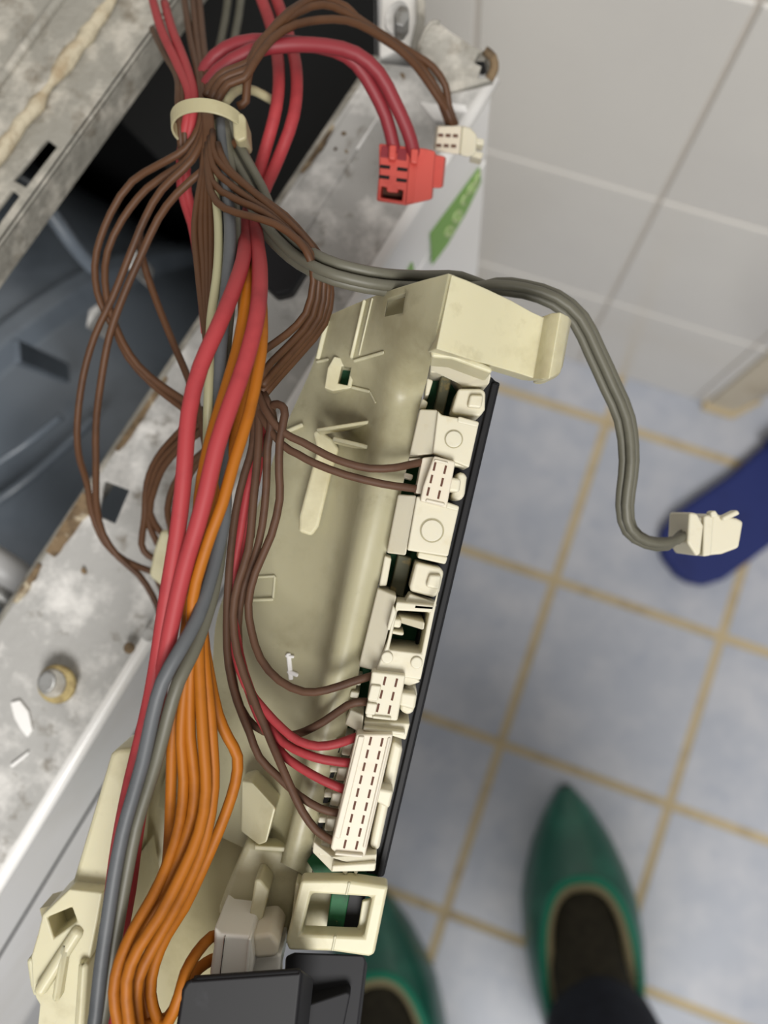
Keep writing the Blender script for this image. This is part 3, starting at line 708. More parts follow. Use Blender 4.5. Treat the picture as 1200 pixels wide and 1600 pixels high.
prism('body', [(1113, 802), (1152, 810), (1162, 815), (1155, 856), (1128, 866), (1106, 868)], .1985, .211, 'ivory', gc, bevel=.0006)
prism('collar', [(1077, 800), (1090, 802), (1100, 822), (1095, 866), (1088, 870), (1074, 848)], .1975, .2115, 'ivory', gc, bevel=.0006)
prism('neck', [(1092, 808), (1114, 806), (1112, 866), (1096, 868)], .1995, .2105, 'ivory', gc, bevel=.0005)
prism('flange', [(1100, 806), (1116, 802), (1112, 868), (1098, 870)], .1979, .2112, 'ivory', gc, bevel=.0005)
prism('latch_finger', [(1128, 808), (1152, 796), (1158, 803), (1131, 815)], .1968, .2, 'ivory', gc, bevel=.0005)
prism('latch_finger', [(1110, 800), (1118, 797), (1124, 806), (1112, 810)], .1970, .2, 'ivory', gc, bevel=.0004)
bc = thing('wire_plug', 'cream block plug behind the red wires on the flange', 'connector', P(250, 870, .248))
prism('body', [(251, 826), (282, 834), (274, 908), (252, 917), (231, 900), (240, 858)], .229, .2435, 'cream', bc, bevel=.0012)
prism('latch', [(262, 834), (286, 840), (284, 862), (260, 858)], .2275, .231, 'cream', bc, bevel=.0005)

# ---------------------------------------------------------------- cable tie
ct = thing('cable_tie', 'ivory cable tie cinched around the wire bundle', 'cable tie', P(325, 200, .21))
V = []; n = 48
axis_px = 20
for k in range(n):
    a = 2 * math.pi * k / n
    for (ro, dy) in ((1, 0), (1, 22), (.93, 22), (.93, 0)):
        px = 325 + 59 * ro * math.cos(a) + dy * .05; py = 186 - 33 * ro * math.sin(a) + dy + 8 * math.cos(a); d = .196 - .0075 * ro * math.sin(a)
        V.append(P(px, py, d))
Fc = [(4 * k + i, 4 * k + (i + 1) % 4, 4 * ((k + 1) % n) + (i + 1) % 4, 4 * ((k + 1) % n) + i) for k in range(n) for i in range(4)]
mk('band', V, Fc, 'cream_dull', ct, smooth=False, bevel=.0002)
prism('head', [(362, 178), (378, 174), (384, 184), (386, 216), (372, 222), (364, 214)], .1915, .2, 'cream_dull', ct, bevel=.0007)
tube('tail', [P(*q) for q in ((352, 158, .2), (372, 140, .206), (398, 142, .209), (424, 156, .212))], .0011, 'cream_dull', ct, 8)

# ---------------------------------------------------------------- wires
G = 'red wires of the harness'
wire('thick red wire swinging leftmost over the orange wires', 'red_wire', 25, [(402, -20, .232), (425, 46, .222), (435, 104, .212), (432, 167, .205), (410, 250, .207), (393, 310, .202), (384, 355, .189), (379, 410, .168), (350, 490, .157), (313, 574, .154), (295, 647, .153), (288, 735, .153), (281, 805, .154), (272, 865, .155), (258, 950, .157), (248, 1020, .158), (237, 1085, .159), (222, 1152, .160), (206, 1217, .162), (190, 1293, .167), (178, 1370, .170), (170, 1450, .169), (166, 1533, .165), (160, 1625, .162), (156, 1780, .164), (166, 1960, .164)], G)
wire('thick red wire crossing diagonally between the orange wires', 'red_wire', 25, [(425, -20, .235), (448, 46, .224), (463, 110, .213), (459, 180, .206), (434, 250, .208), (412, 300, .203), (400, 350, .189), (406, 420, .167), (402, 490, .157), (383, 567, .153), (361, 630, .151), (338, 700, .1505), (322, 770, .151), (308, 822, .152), (293, 870, .1535), (279, 925, .155), (266, 985, .156), (254, 1050, .158), (245, 1100, .1605), (236, 1160, .164), (222, 1240, .168), (210, 1320, .171), (201, 1390, .171), (188, 1460, .168), (174, 1540, .165), (166, 1625, .163), (162, 1780, .166), (172, 1960, .166)], G)
wire('farther dark red wire looping over the tub to the coral plug', 'dark_red_wire', 22, [(296, 210, .206), (306, 150, .209), (322, 105, .210), (352, 76, .209), (396, 64, .207), (467, 68, .208), (521, 78, .210), (557, 100, .2125), (583, 140, .215), (603, 182, .218), (614, 224, .2205), (617, 240, .222)], 'red wires to the coral plug')
wire('nearer dark red wire looping over the tub to the coral plug', 'dark_red_wire', 23, [(303, 212, .203), (316, 150, .206), (340, 112, .205), (392, 80, .204), (450, 70, .2045), (510, 72, .207), (556, 84, .2095), (592, 114, .212), (616, 158, .215), (636, 202, .218), (645, 232, .2205), (646, 248, .222)], 'red wires to the coral plug')
for i, dx in enumerate((0, 14)):
    wire(['red wire entering the cable tie from the metal edge', 'second red wire entering the cable tie beside the brown ones'][i], 'red_wire', 15, [(236 + dx * 1.5, -10 + dx, .235), (252 + dx * 1.2, 46, .222), (278 + dx * .9, 102, .210), (296 + dx * .5, 150, .201), (292 + dx * .5, 190, .199), (283 + dx * .6, 240, .203), (284 + dx * .6, 300, .207), (300 + dx * .4, 350, .207), (312 + dx * .4, 420, .2), (322, 520, .196)], 'red wires through the cable tie')
# brown and grey strands arriving at the tie
G = 'brown strands above the cable tie'
for k, (x0, x1) in enumerate(((238, 279), (250, 286), (286, 312), (300, 318), (310, 326))):
    wire(['leftmost', 'second from left', 'third from left', 'fourth from left', 'fifth from left'][k] + ' brown strand running from the machine top into the cable tie', 'brown_wire', 12, [(x0, -15 + (60 if k < 2 else 0), .245), (x0 + (x1 - x0) * .45, 62 + (20 if k < 2 else 0), .224), (x1 - 2, 120, .208), (x1, 165, .2005), (x1 + 3, 210, .2), (x1 + 6, 260, .204)], G)
for k, x in enumerate((352, 372)):
    wire(['dim grey strand in the machine beside the red wires', 'dim grey strand in the machine nearest the red wires'][k], 'olive_wire', 13, [(x + 6, -15, .27), (x, 30, .262), (x - 10, 80, .25), (x - 22, 130, .23), (334 + 8 * k, 180, .207)], 'dim grey strands')
# brown wires to the ivory plug
G = 'brown wires to the ivory plug'
wb = [
    [(322, 150, .199), (334, 128, .2), (352, 112, .2), (388, 98, .2), (402, 72, .2), (432, 40, .202), (470, 8, .205), (500, -4, .208), (540, 10, .212), (556, 26, .214), (592, 50, .219), (646, 84, .226), (676, 104, .229), (696, 134, .232), (701, 165, .234), (712, 196, .236)],
    [(330, 155, .198), (346, 126, .199), (372, 114, .1985), (394, 104, .1985), (410, 72, .2), (440, 36, .203), (486, 10, .206), (520, 10, .2095), (556, 30, .2135), (596, 58, .219), (640, 88, .225), (662, 108, .2285), (684, 142, .2315), (696, 168, .2335), (708, 196, .2355)],
    [(338, 160, .1975), (356, 132, .198), (382, 122, .1975), (396, 100, .1975), (424, 62, .2), (462, 38, .204), (520, 30, .2085), (560, 38, .213), (606, 64, .2185), (640, 92, .223), (664, 122, .228), (688, 158, .232), (702, 180, .235), (706, 197, .237)],
    [(372, 166, .2), (384, 158, .1995), (386, 130, .1985), (396, 90, .1985), (420, 52, .2015), (452, 18, .2045), (490, 0, .208), (530, 8, .212), (560, 34, .216), (600, 62, .221), (650, 96, .2285), (676, 130, .2325), (692, 168, .2355), (702, 197, .238)]]
for k, q in enumerate(wb):
    wire('brown wire arching to the ivory plug, ' + ['uppermost at the plug', 'second of the four', 'flattest arch of the four', 'starting from the curl beside the cable tie'][k], 'brown_wire', 12.5, q, G)
# left loops
G = 'brown loops left of the bundle'
lb = [
    ('outermost brown loop bending back to the bundle over the tub', [(318, 165, .199), (311, 200, .197), (290, 232, .198), (262, 250, .199), (207, 283, .203), (173, 333, .205), (151, 393, .207), (149, 437, .208), (158, 475, .209), (182, 520, .211), (200, 558, .212), (238, 600, .213), (290, 641, .212), (330, 672, .210)]),
    ('inner brown loop bending back to the bundle over the tub', [(322, 170, .1985), (315, 210, .196), (296, 245, .1965), (277, 262, .198), (230, 294, .201), (191, 343, .204), (168, 393, .206), (164, 440, .2065), (172, 485, .2075), (192, 535, .2085), (217, 572, .2095), (252, 602, .21), (290, 627, .2095), (330, 655, .208)]),
    ('longest brown loop reaching the flange before the cream block plug', [(326, 170, .198), (320, 210, .195), (300, 250, .1945), (253, 296, .197), (227, 340, .2), (202, 400, .203), (176, 465, .206), (148, 525, .209), (130, 588, .212), (121, 658, .216), (123, 710, .221), (136, 755, .228), (144, 802, .233), (164, 848, .237), (196, 876, .238), (238, 893, .237), (262, 900, .238)]),
    ('brown loop beside the longest one passing below the cream block plug', [(372, 218, .197), (363, 227, .1955), (320, 264, .1935), (277, 302, .195), (247, 342, .198), (221, 398, .201), (193, 462, .204), (171, 525, .207), (157, 602, .211), (150, 665, .216), (150, 728, .222), (151, 790, .229), (161, 834, .234), (185, 870, .236), (217, 898, .2385), (238, 930, .241), (250, 958, .2425), (262, 990, .243)]),
    ('single brown wire slanting from the loops to the first red wire', [(219, 355, .206), (218, 372, .207), (225, 413, .208), (245, 472, .2085), (269, 532, .208), (294, 591, .206), (310, 640, .203), (322, 700, .2)])]
for lab, q in lb: wire(lab, 'brown_wire', 11.5, q, G)
# brown strands running straight down with the bundle
G = 'brown strands inside the bundle'
for k, (xa, xb, xc) in enumerate(((304, 309, 324), (314, 318, 328), (322, 324, 332), (330, 330, 336))):
    wire(['leftmost', 'second', 'third', 'rightmost'][k] + ' of four brown strands running straight down left of the pale wire', 'brown_wire', 11.5, [(318 + 3 * k, 165, .1975), (322 + 3 * k, 210, .1945), (316 + 4 * k, 270, .192), (xa, 350, .187), (xb, 420, .181), (xc - 7, 490, .175), (xc, 545, .172), (xc + 2, 640, .172), (xc + 6, 720, .174)], G)
# right loops that swing out and return to the middle
G = 'brown loops right of the bundle'
rb = [
    [(332, 205, .1945), (340, 250, .190), (404, 306, .182), (446, 337, .178), (478, 372, .177), (500, 400, .178), (512, 430, .181), (517, 460, .1825), (507, 506, .183), (470, 552, .181), (436, 590, .178), (412, 618, .1745)],
    [(328, 215, .194), (334, 262, .189), (372, 298, .184), (426, 336, .178), (470, 372, .1755), (496, 400, .1755), (506, 440, .1785), (498, 496, .180), (464, 540, .179), (430, 578, .176), (410, 602, .173)],
    [(324, 225, .1935), (332, 285, .187), (366, 310, .182), (412, 332, .177), (462, 372, .174), (488, 400, .1735), (498, 440, .1765), (488, 494, .178), (456, 534, .177), (424, 566, .174), (406, 590, .172)],
    [(322, 235, .193), (330, 300, .185), (352, 326, .180), (392, 338, .176), (430, 350, .174), (466, 376, .1725), (484, 404, .172), (490, 440, .1745), (478, 490, .176), (448, 522, .1755), (416, 545, .173), (400, 562, .172)],
    [(340, 225, .1925), (356, 262, .188), (410, 312, .181), (450, 346, .1765), (486, 386, .1752), (503, 420, .177), (512, 452, .180), (502, 500, .1815), (466, 546, .18), (432, 584, .177), (408, 612, .174)]]
for k, q in enumerate(rb): wire(['outermost', 'third from outside', 'fourth from outside', 'innermost', 'second from outside'][k] + ' brown loop swinging right of the bundle over the flange', 'brown_wire', 12, q, G)
# bundle: pale, grey, olive
wire('pale yellow wire running down behind the first red wire', 'pale_wire', 15, [(330, 190, .198), (334, 270, .190), (341, 350, .180), (340, 420, .171), (330, 500, .165), (327, 577, .1625), (325, 640, .163), (324, 700, .165), (322, 780, .168), (312, 880, .169)], 'grey wires of the bundle')
wire('blue grey wire that crosses over the red wires near the bottom', 'grey_wire', 22, [(345, 190, .1985), (352, 270, .190), (359, 350, .179), (357, 420, .170), (347, 518, .1645), (342, 600, .163), (348, 690, .163), (352, 760, .1625), (350, 813, .162), (339, 865, .1605), (325, 918, .158), (308, 967, .1555), (281, 1016, .153), (254, 1065, .1525), (239, 1117, .1535), (224, 1187, .1555), (206, 1250, .157), (192, 1300, .1575), (179, 1367, .158), (169, 1433, .158), (159, 1500, .158), (150, 1583, .158), (145, 1630, .158), (141, 1780, .16), (151, 1960, .16)], 'grey wires of the bundle')
wire('olive grey wire that crosses over the red wires near the bottom', 'olive_wire', 21, [(352, 195, .1985), (362, 280, .190), (368, 360, .181), (362, 440, .1725), (352, 540, .168), (346, 640, .1665), (348, 760, .1655), (345, 850, .164), (334, 920, .1615), (318, 977, .159), (300, 1023, .1565), (279, 1065, .155), (263, 1117, .1555), (245, 1187, .1575), (230, 1235, .159), (213, 1290, .160), (199, 1360, .1605), (186, 1433, .1605), (175, 1500, .1605), (162, 1583, .1605), (155, 1630, .1605), (151, 1780, .163), (161, 1960, .163)], 'grey wires of the bundle')
# orange
G = 'orange wires of the bundle'
ow = [
    ('orange wire left of the diagonal red wire', [(372, 360, .203), (386, 430, .168), (375, 525, .1615), (355, 600, .1585), (334, 668, .157), (321, 720, .1565), (312, 775, .157), (306, 850, .1585), (296, 940, .160), (284, 1040, .162), (273, 1110, .1635), (269, 1160, .165), (267, 1240, .1675), (264, 1317, .171), (258, 1380, .175)]),
    ('orange wire just left of the diagonal red wire', [(380, 360, .203), (396, 430, .169), (386, 525, .163), (369, 600, .1605), (350, 668, .1585), (334, 740, .158), (322, 810, .1585), (311, 890, .159), (302, 960, .1595), (292, 1040, .160), (285, 1110, .1605), (283, 1160, .161), (287, 1220, .1615), (281, 1285, .161), (262, 1350, .1595), (238, 1402, .1575), (209, 1452, .1555), (187, 1502, .154), (178, 1550, .1535), (185, 1600, .1535), (196, 1640, .154), (252, 1672, .164), (290, 1655, .174), (316, 1600, .180), (336, 1545, .182)]),
    ('orange wire right of the diagonal red wire', [(392, 360, .203), (406, 440, .169), (410, 525, .161), (403, 580, .1575), (389, 647, .155), (367, 717, .1535), (348, 785, .153), (331, 830, .1535), (314, 882, .1545), (301, 935, .1565), (300, 1000, .159), (297, 1080, .1605), (297, 1150, .161), (304, 1215, .1615), (300, 1275, .161), (279, 1340, .160), (254, 1395, .159), (226, 1448, .1585), (205, 1500, .158), (196, 1550, .1585), (204, 1605, .159), (214, 1640, .16), (252, 1672, .164), (290, 1655, .174), (316, 1600, .180), (336, 1545, .182)]),
    ('orange wire hidden high up that bulges over the trough', [(396, 380, .203), (400, 480, .17), (392, 560, .166), (376, 650, .164), (352, 740, .163), (330, 840, .162), (314, 930, .161), (310, 1010, .1600), (313, 1080, .1595), (317, 1150, .159), (322, 1235, .159), (311, 1300, .158), (285, 1362, .1565), (250, 1430, .1545), (216, 1482, .153), (198, 1532, .1525), (201, 1588, .1525), (212, 1640, .153), (252, 1672, .164), (290, 1655, .174), (316, 1600, .180), (336, 1545, .182)]),
    ('orange wire between the bulging ones and the loop', [(384, 390, .203), (388, 490, .173), (380, 570, .169), (364, 660, .167), (344, 760, .165), (326, 860, .164), (316, 950, .1625), (318, 1020, .1615), (326, 1090, .161), (331, 1150, .161), (334, 1230, .1615), (322, 1306, .161), (302, 1362, .160), (270, 1425, .158), (240, 1478, .1565), (216, 1530, .156), (214, 1580, .1565), (224, 1640, .157), (252, 1672, .164), (290, 1655, .174), (316, 1600, .180), (336, 1545, .182)]),
    ('rightmost orange wire looping wide over the cream fin', [(376, 400, .203), (380, 500, .175), (372, 590, .171), (352, 700, .168), (334, 800, .1665), (320, 900, .165), (316, 980, .1635), (326, 1050, .1635), (340, 1115, .1655), (356, 1152, .167), (371, 1182, .168), (368, 1222, .1685), (353, 1270, .169), (333, 1320, .169), (311, 1370, .168), (288, 1418, .166), (260, 1462, .1635), (241, 1508, .162), (235, 1552, .1615), (246, 1592, .161), (262, 1598, .16), (280, 1556, .159), (290, 1520, .1605), (308, 1488, .164), (330, 1464, .169), (346, 1462, .172)]),
    ('orange wire end curving up behind the black box', [(208, 1640, .160), (232, 1600, .1615), (262, 1590, .163), (284, 1556, .1655), (296, 1530, .168), (312, 1512, .1705), (330, 1500, .1725), (345, 1496, .174)]),
    ('orange wire hugging the inside of the bottom bend', [(300, 1180, .167), (306, 1250, .168), (300, 1320, .168), (282, 1380, .1665), (258, 1440, .1645), (238, 1490, .163), (226, 1540, .1625), (232, 1590, .1625), (250, 1640, .163), (252, 1672, .164), (290, 1655, .174), (316, 1600, .180), (336, 1545, .182)])]
for k, (lab, q) in enumerate(ow): wire(lab, 'orange_wire', 18.3 if k != 5 else 18, q, G)
# grey cable to the plug over the slipper
G = 'grey wires to the hanging plug'
gl = ['uppermost grey wire to the plug over the slipper', 'second grey wire to the plug over the slipper', 'third grey wire to the plug over the slipper', 'lowest grey wire to the plug over the slipper']
gw = [(0, -8, .000), (4, -1, .0022), (1, 6, -.0015), (5, 12, .001)]
base = [(343, 190, .2), (365, 238, .196), (398, 300, .192), (420, 350, .186), (460, 392, .179), (505, 418, .172), (550, 432, .1715), (600, 441, .173), (660, 444, .178), (720, 445, .184), (775, 447, .187), (820, 452, .188), (868, 468, .1885), (905, 500, .189), (930, 550, .190), (955, 605, .191), (976, 655, .192), (983, 720, .193), (976, 790, .195), (984, 828, .1965), (1010, 847, .1985), (1042, 850, .2), (1066, 838, .202), (1085, 830, .204)]
for k, (dx, dy, dd) in enumerate(gw):
    q = []
    for i, (x, y, d) in enumerate(base):
        f = i / (len(base) - 1)
        tx = base[min(i + 1, len(base) - 1)][0] - base[max(i - 1, 0)][0]; ty = base[min(i + 1, len(base) - 1)][1] - base[max(i - 1, 0)][1]
        l = math.hypot(tx, ty); nx, ny = -ty / l, tx / l
        tw = math.cos(f * 5.0) if i > 9 else 1
        o_ = (-12 + 8 * k) * (tw if abs(tw) > .35 else .35 * (1 if tw >= 0 else -1)) * (.85 if i > 9 else 1.1)
        q.append((x + nx * o_, y + ny * o_, d + dd * (1 + .9 * (1 - abs(tw)))))
    wire(gl[k], 'olive_wire', 15.5, q, G)
# brown strands under the flange loops to the cream block
G = 'brown wires to the cream block plug'
for lab, q in (('brown wire bowing left into the top of the cream block plug', [(318, 640, .205), (282, 674, .212), (247, 714, .220), (230, 755, .226), (226, 810, .231), (221, 850, .235), (232, 868, .236), (250, 876, .2365)]),
               ('brown wire bowing left beside the first into the cream block plug', [(322, 655, .204), (286, 686, .211), (252, 720, .219), (236, 760, .2255), (230, 806, .231), (240, 836, .234), (252, 860, .236)]),
               ('brown wire forking off the bow to the block plug edge', [(324, 668, .203), (290, 692, .210), (258, 726, .218), (242, 762, .2245), (234, 800, .2295), (250, 830, .2335), (262, 842, .235)]),
               ('short dark brown wire dropping behind the first red wire', [(326, 700, .2), (296, 726, .209), (272, 758, .216), (262, 795, .222), (266, 822, .2265), (272, 846, .231)]),
               ('brown wire slanting under the bundle to the short dark one', [(338, 690, .198), (312, 720, .206), (290, 752, .213), (276, 784, .2195), (274, 820, .226), (276, 850, .2305)]),
               ('brown wire end leaving below the cream block plug', [(244, 900, .2405), (256, 926, .2425), (270, 960, .2435)])):
    wire(lab, 'brown_wire', 11, q, G)
# strands over the shell to the plugs
wire('upper brown wire to the small plug near the housing top', 'dusty_brown_wire', 12.5, [(398, 600, .175), (414, 640, .172), (440, 674, .171), (473, 691, .1705), (510, 711, .170), (540, 723, .1695), (578, 732, .1695), (616, 731, .170), (640, 726, .1715), (660, 722, .1725), (668, 720, .174)], 'brown wires to the small upper plug')
wire('lower brown wire to the small plug near the housing top', 'dusty_brown_wire', 12.5, [(392, 604, .177), (408, 650, .174), (440, 694, .172), (466, 710, .171), (492, 724, .1705), (540, 742, .170), (597, 756, .1705), (630, 761, .1715), (652, 764, .1725), (660, 766, .174)], 'brown wires to the small upper plug')
wire('brown wire with a kinked top bend running to the lower small plug', 'dusty_brown_wire', 13, [(424, 642, .1755), (428, 632, .1725), (440, 634, .171), (445, 648, .1705), (437, 690, .171), (436, 740, .172), (437, 780, .173), (424, 836, .1745), (399, 894, .176), (388, 943, .177), (393, 986, .177), (407, 1029, .176), (436, 1063, .1745), (475, 1081, .173), (511, 1078, .172), (551, 1065, .1715), (578, 1057, .1722), (588, 1055, .174)], 'brown wires to the lower small plug')
wire('brown wire rising from behind to the lower small plug', 'dusty_brown_wire', 12.5, [(400, 620, .178), (394, 700, .178), (376, 800, .180), (362, 900, .183), (358, 1000, .183), (368, 1080, .1815), (386, 1122, .180), (412, 1143, .1785), (450, 1149, .177), (476, 1143, .1755), (508, 1126, .174), (543, 1102, .172), (562, 1097, .1715), (574, 1097, .1725), (582, 1099, .174)], 'brown wires to the lower small plug')
wire('straight brown wire left edge of the strands over the shell', 'dusty_brown_wire', 12.5, [(398, 610, .1765), (396, 690, .1755), (382, 740, .175), (368, 800, .1755), (358, 890, .1765), (354, 980, .177), (357, 1040, .177), (370, 1095, .1765), (390, 1145, .1755), (405, 1183, .175), (434, 1213, .1745), (467, 1243, .1735), (500, 1263, .173), (526, 1270, .1733), (536, 1272, .1745)], 'brown wires to the long plug')
wire('brown wire crossing the others to the last slot of the long plug', 'dusty_brown_wire', 13, [(404, 610, .175), (404, 690, .174), (396, 780, .174), (388, 860, .1745), (372, 910, .175), (364, 961, .1755), (371, 1022, .1755), (393, 1085, .1745), (412, 1130, .1735), (424, 1160, .173), (437, 1190, .172), (453, 1227, .1715), (472, 1267, .1715), (493, 1296, .172), (514, 1311, .173), (524, 1315, .1745)], 'brown wires to the long plug')
wire('grey brown wire weaving between the strands over the shell', 'dusty_brown_wire', 12.5, [(410, 612, .1745), (424, 650, .1725), (418, 700, .1735), (416, 760, .1745), (410, 820, .1765), (398, 870, .1785), (380, 920, .180), (372, 980, .1805), (378, 1040, .180), (396, 1100, .179)], 'brown strands over the shell')
wire('brown wire ending under the kinked one at the shell edge', 'dusty_brown_wire', 12.5, [(390, 560, .178), (404, 600, .1765), (420, 632, .174), (428, 660, .1745), (416, 690, .177), (400, 750, .179), (392, 840, .181)], 'brown strands over the shell')
G = 'thin red wires to the long plug'
wire('top thin red wire to the long plug', 'red_wire', 14, [(410, 620, .1775), (404, 700, .1765), (386, 770, .1765), (376, 830, .1775), (366, 890, .1785), (362, 961, .179), (368, 1020, .178), (384, 1070, .1765), (414, 1110, .1745), (443, 1140, .173), (467, 1158, .172), (497, 1166, .1712), (527, 1162, .171), (550, 1154, .172), (564, 1150, .174)], G)
wire('middle thin red wire to the long plug', 'red_wire', 14, [(414, 630, .179), (410, 700, .178), (394, 770, .178), (382, 830, .179), (372, 890, .180), (368, 961, .1805), (374, 1020, .1795), (392, 1080, .178), (418, 1130, .176), (443, 1160, .174), (477, 1178, .172), (507, 1187, .1715), (544, 1192, .1722), (556, 1194, .174)], G)
wire('lowest thin red wire to the long plug', 'red_wire', 14, [(412, 640, .1805), (406, 720, .18), (390, 800, .1805), (374, 900, .1815), (370, 980, .182), (380, 1050, .181), (404, 1120, .179), (432, 1164, .176), (450, 1186, .1745), (487, 1210, .173), (517, 1225, .1725), (534, 1232, .173), (546, 1236, .1745)], G)

# ---------------------------------------------------------------- blue slipper
sl_a = onz(1068, 876, 0.0); sl_b = onz(1200, 782, 0.0); ax = (sl_b - sl_a).normalized(); sx = Vector((ax.y, -ax.x, 0))
sl = thing('slipper', 'deep blue foam slipper lying on the floor at the right edge', 'slipper', sl_a + ax * .12)
heel = onz(1046, 880, .02)
heel = heel - ax * 0.002
Ls = .265
prof = [(0, .012), (.006, .026), (.018, .039), (.04, .046), (.08, .046), (.12, .045), (.17, .050), (.21, .052), (.24, .044), (.258, .026), (.265, .008)]
mid = heel + sx * .004
outl = [(mid + ax * t + sx * w_) for t, w_ in prof] + [(mid + ax * t - sx * w_) for t, w_ in prof[::-1]]
outl = [Vector((p.x, p.y, 0)) for p in outl]
V, Fc = ext([p + Vector((0, 0, .024)) for p in outl], outl); mk('sole', V, Fc, 'blue_foam', sl, bevel=.006, seg=3)
V = []; n = 14; nt = 8
for i in range(nt + 1):
    t = .172 + .075 * i / nt
    for k in range(n + 1):
        a = math.pi * k / n; hh = .05 - .012 * abs(i - nt / 2) / nt
        p = mid + ax * t + sx * (.052 * math.cos(a)); V.append(Vector((p.x, p.y, .020 + hh * math.sin(a))))
Fc = [(i * (n + 1) + k, i * (n + 1) + k + 1, (i + 1) * (n + 1) + k + 1, (i + 1) * (n + 1) + k) for i in range(nt) for k in range(n)]
mk('strap', V, Fc, 'blue_foam', sl, smooth=True, solid=.006)

# ---------------------------------------------------------------- person: legs and green shoes
toe_r = onz(886, 1234, .022); mid_r = onz(908, 1398, .075)
def shoe_frame(toe_px, dir_px):
    tz = onz(*toe_px, .02); q = onz(*dir_px, .02); y = (tz - q); y.z = 0; y.normalize()
    return Vector((tz.x, tz.y, 0)), y, Vector((y.y, -y.x, 0))
fr_r = shoe_frame((886, 1232), (922, 1570)); fr_l = shoe_frame((566, 1376), (622, 1700))
pc = (fr_r[0] + fr_l[0]) / 2 - (fr_r[1] * .2)
person = thing('person', 'person standing in navy trousers, dark socks and green pointed shoes', 'person', Vector((pc.x, pc.y, 0)))
def hw(t):   # half width along the shoe, t from the toe tip (m)
    K = [(0, .004), (.012, .014), (.03, .027), (.06, .043), (.09, .0535), (.12, .061), (.16, .063), (.20, .060), (.24, .054), (.275, .044), (.293, .026), (.30, .004)]
    for (a, b), (c, d) in zip(K, K[1:]):
        if a <= t <= c: return b + (d - b) * (t - a) / (c - a)
    return .004
def ht(t):
    K = [(0, .018), (.03, .036), (.07, .058), (.11, .074), (.15, .084), (.2, .084), (.26, .084), (.29, .080), (.30, .05)]
    for (a, b), (c, d) in zip(K, K[1:]):
        if a <= t <= c: return b + (d - b) * (t - a) / (c - a)
    return .05
OC, ORX, ORY = .186, .049, .100      # opening: centre, half width, half length
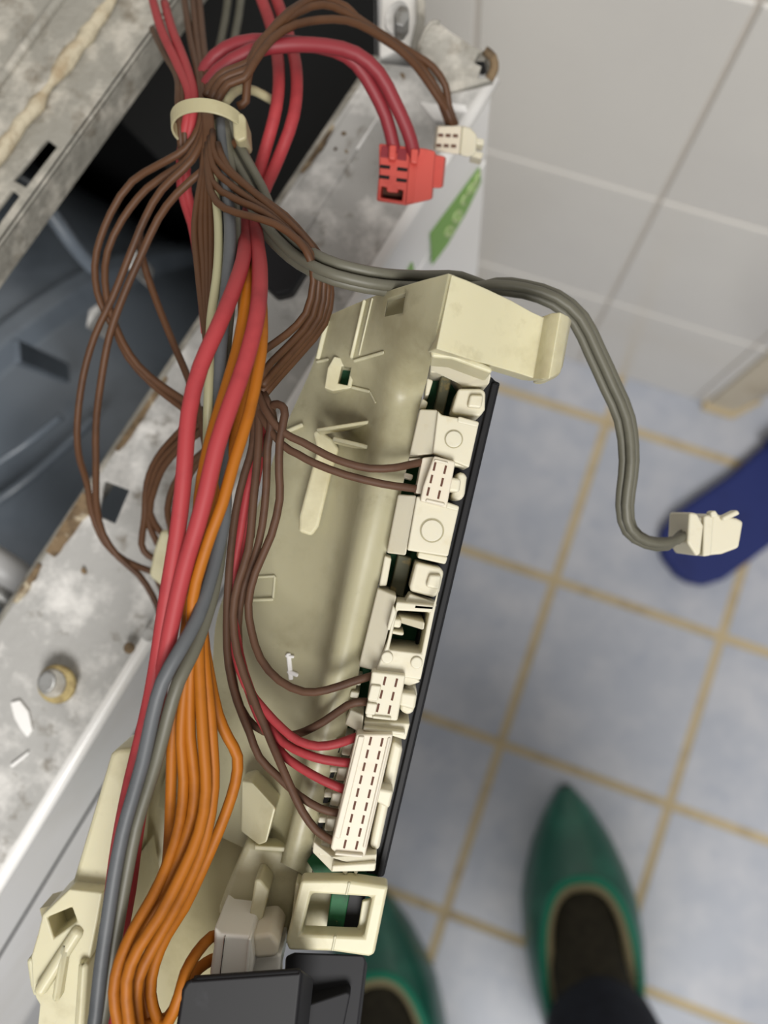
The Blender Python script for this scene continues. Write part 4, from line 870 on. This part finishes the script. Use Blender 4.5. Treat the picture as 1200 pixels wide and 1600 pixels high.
def make_leg(fr, mirror, lean):
    o, y, x = fr; x = x * mirror
    def W_(lx, t, z): return o - y * t + x * lx + Vector((0, 0, z))
    NT, NK = 60, 32
    V = []
    def surf(t, a):
        e = .72
        cx = math.cos(a); sz = math.sin(a)
        return hw(t) * math.copysign(abs(cx) ** e, cx), ht(t) * abs(sz) ** .62
    ts = [.3 * (i / NT) ** 1.15 for i in range(NT + 1)]
    for t in ts:
        for k in range(NK + 1):
            lx, z = surf(t, math.pi * k / NK); V.append(W_(lx, t, z))
    Fc = []
    for i in range(NT):
        for k in range(NK):
            t = (ts[i] + ts[i + 1]) / 2; lx, z = surf(t, math.pi * (k + .5) / NK)
            if abs(lx / ORX) ** 2.5 + abs((t - OC) / ORY) ** 2.5 < 1 and z > .03: continue
            a = i * (NK + 1) + k; Fc.append((a, a + 1, a + NK + 2, a + NK + 1))
    sh = mk('shoe', V, Fc, 'green_shoe', person, smooth=True, solid=.003)
    # collar rim following the opening on the upper
    rim = []
    for k in range(40):
        a = 2 * math.pi * k / 40; ca, sa_ = math.cos(a), math.sin(a); lx = ORX * math.copysign(abs(ca) ** .8, ca); t = min(.296, OC + ORY * math.copysign(abs(sa_) ** .8, sa_))
        w_ = hw(t); c_ = min(1, abs(lx) / max(w_, 1e-4)) ** (1 / .72); z = ht(t) * (max(0, 1 - c_ * c_)) ** .31
        rim.append(W_(lx, t, max(.045, z)))
    V, Fc = tube_geo(rim + [rim[0]], .0042, 8); mk('collar', V, Fc, 'green_rim', sh, smooth=True)
    V = []
    for k in range(40):
        p = rim[k]; c = W_(0, OC, p.z); V += [p + (c - p).normalized() * .002 + Vector((0, 0, .001)), p + (c - p).normalized() * .012 - Vector((0, 0, .004)), p + (c - p).normalized() * .014 - Vector((0, 0, .03))]
    Fc = [(3 * k + i, 3 * ((k + 1) % 40) + i, 3 * ((k + 1) % 40) + 1 + i, 3 * k + 1 + i) for k in range(40) for i in (0, 1)]
    mk('lining', V, Fc, 'shoe_lining', sh, smooth=True, solid=.002)
    sole = [W_(hw(t) * .97, t, .008) for t in ts[::4]] + [W_(-hw(t) * .97, t, .008) for t in ts[::4][::-1]]
    V, Fc = ext(sole, [Vector((p.x, p.y, 0)) for p in sole]); mk('sole', V, Fc, 'black_plastic', sh)
    # trouser leg
    def ring(t, z, rx, ry, dx=0, n=28, fold=0.):
        return [W_(dx + rx * math.cos(2 * math.pi * k / n) * (1 + fold * math.sin(5 * 2 * math.pi * k / n)), t + ry * math.sin(2 * math.pi * k / n) * (1 + fold * math.cos(4 * 2 * math.pi * k / n)), z + fold * .12 * math.sin(3 * 2 * math.pi * k / n)) for k in range(n)]
    rows = [ring(.238, .092, .054, .062, 0, fold=.05), ring(.238, .106, .060, .068, 0, fold=.06), ring(.242, .15, .062, .072, fold=.03), ring(.256, .30, .066, .076), ring(.24, .45, .074, .082), ring(.215, .62, .086, .092, -.01 * lean), ring(.22, .78, .098, .104, -.02 * lean), ring(.22, .9, .10, .11, -.03 * lean)]
    V = [p for r in rows for p in r]; n = 28
    Fc = [(i * n + k, i * n + (k + 1) % n, (i + 1) * n + (k + 1) % n, (i + 1) * n + k) for i in range(len(rows) - 1) for k in range(n)]
    mk('trouser_leg', V, Fc, 'navy_cloth', person, smooth=True, solid=.003)
    return W_
Wr = make_leg(fr_r, 1, 1); Wl = make_leg(fr_l, -1, 1)
# body: one continuous skinned figure of both legs from the toes to the waist
sk = []; ed = []; rd = []
pelvis = (Wr(0, .22, .92) + Wl(0, .22, .92)) / 2
def addv(p, r): sk.append(Vector(p) - person.location); rd.append(r); return len(sk) - 1
root = addv(pelvis, (.12, .09)); top = addv(pelvis + Vector((0, 0, .14)), (.13, .09)); ed.append((root, top))
for W_ in (Wr, Wl):
    c = [addv(W_(0, .22, .80), (.075, .08)), addv(W_(0, .215, .48), (.052, .056)), addv(W_(0, .252, .30), (.046, .05)), addv(W_(0, .235, .12), (.038, .042)), addv(W_(0, .215, .055), (.036, .042)), addv(W_(0, .15, .042), (.040, .034)), addv(W_(0, .09, .030), (.036, .022)), addv(W_(0, .05, .022), (.022, .014))]
    h = addv(W_(0, .265, .045), (.026, .030)); ed.append((c[4], h))
    ed += [(root, c[0])] + list(zip(c, c[1:]))
me = bpy.data.meshes.new('body'); me.from_pydata(sk, ed, []); me.materials.append(MATS['sock'])
bo = bpy.data.objects.new('body', me); link(bo, person)
md = bo.modifiers.new('skin', 'SKIN'); md.use_smooth_shade = True
for i, v in enumerate(me.skin_vertices[0].data): v.radius = rd[i]; v.use_root = (i == 0)
md = bo.modifiers.new('sub', 'SUBSURF'); md.levels = 2; md.render_levels = 2
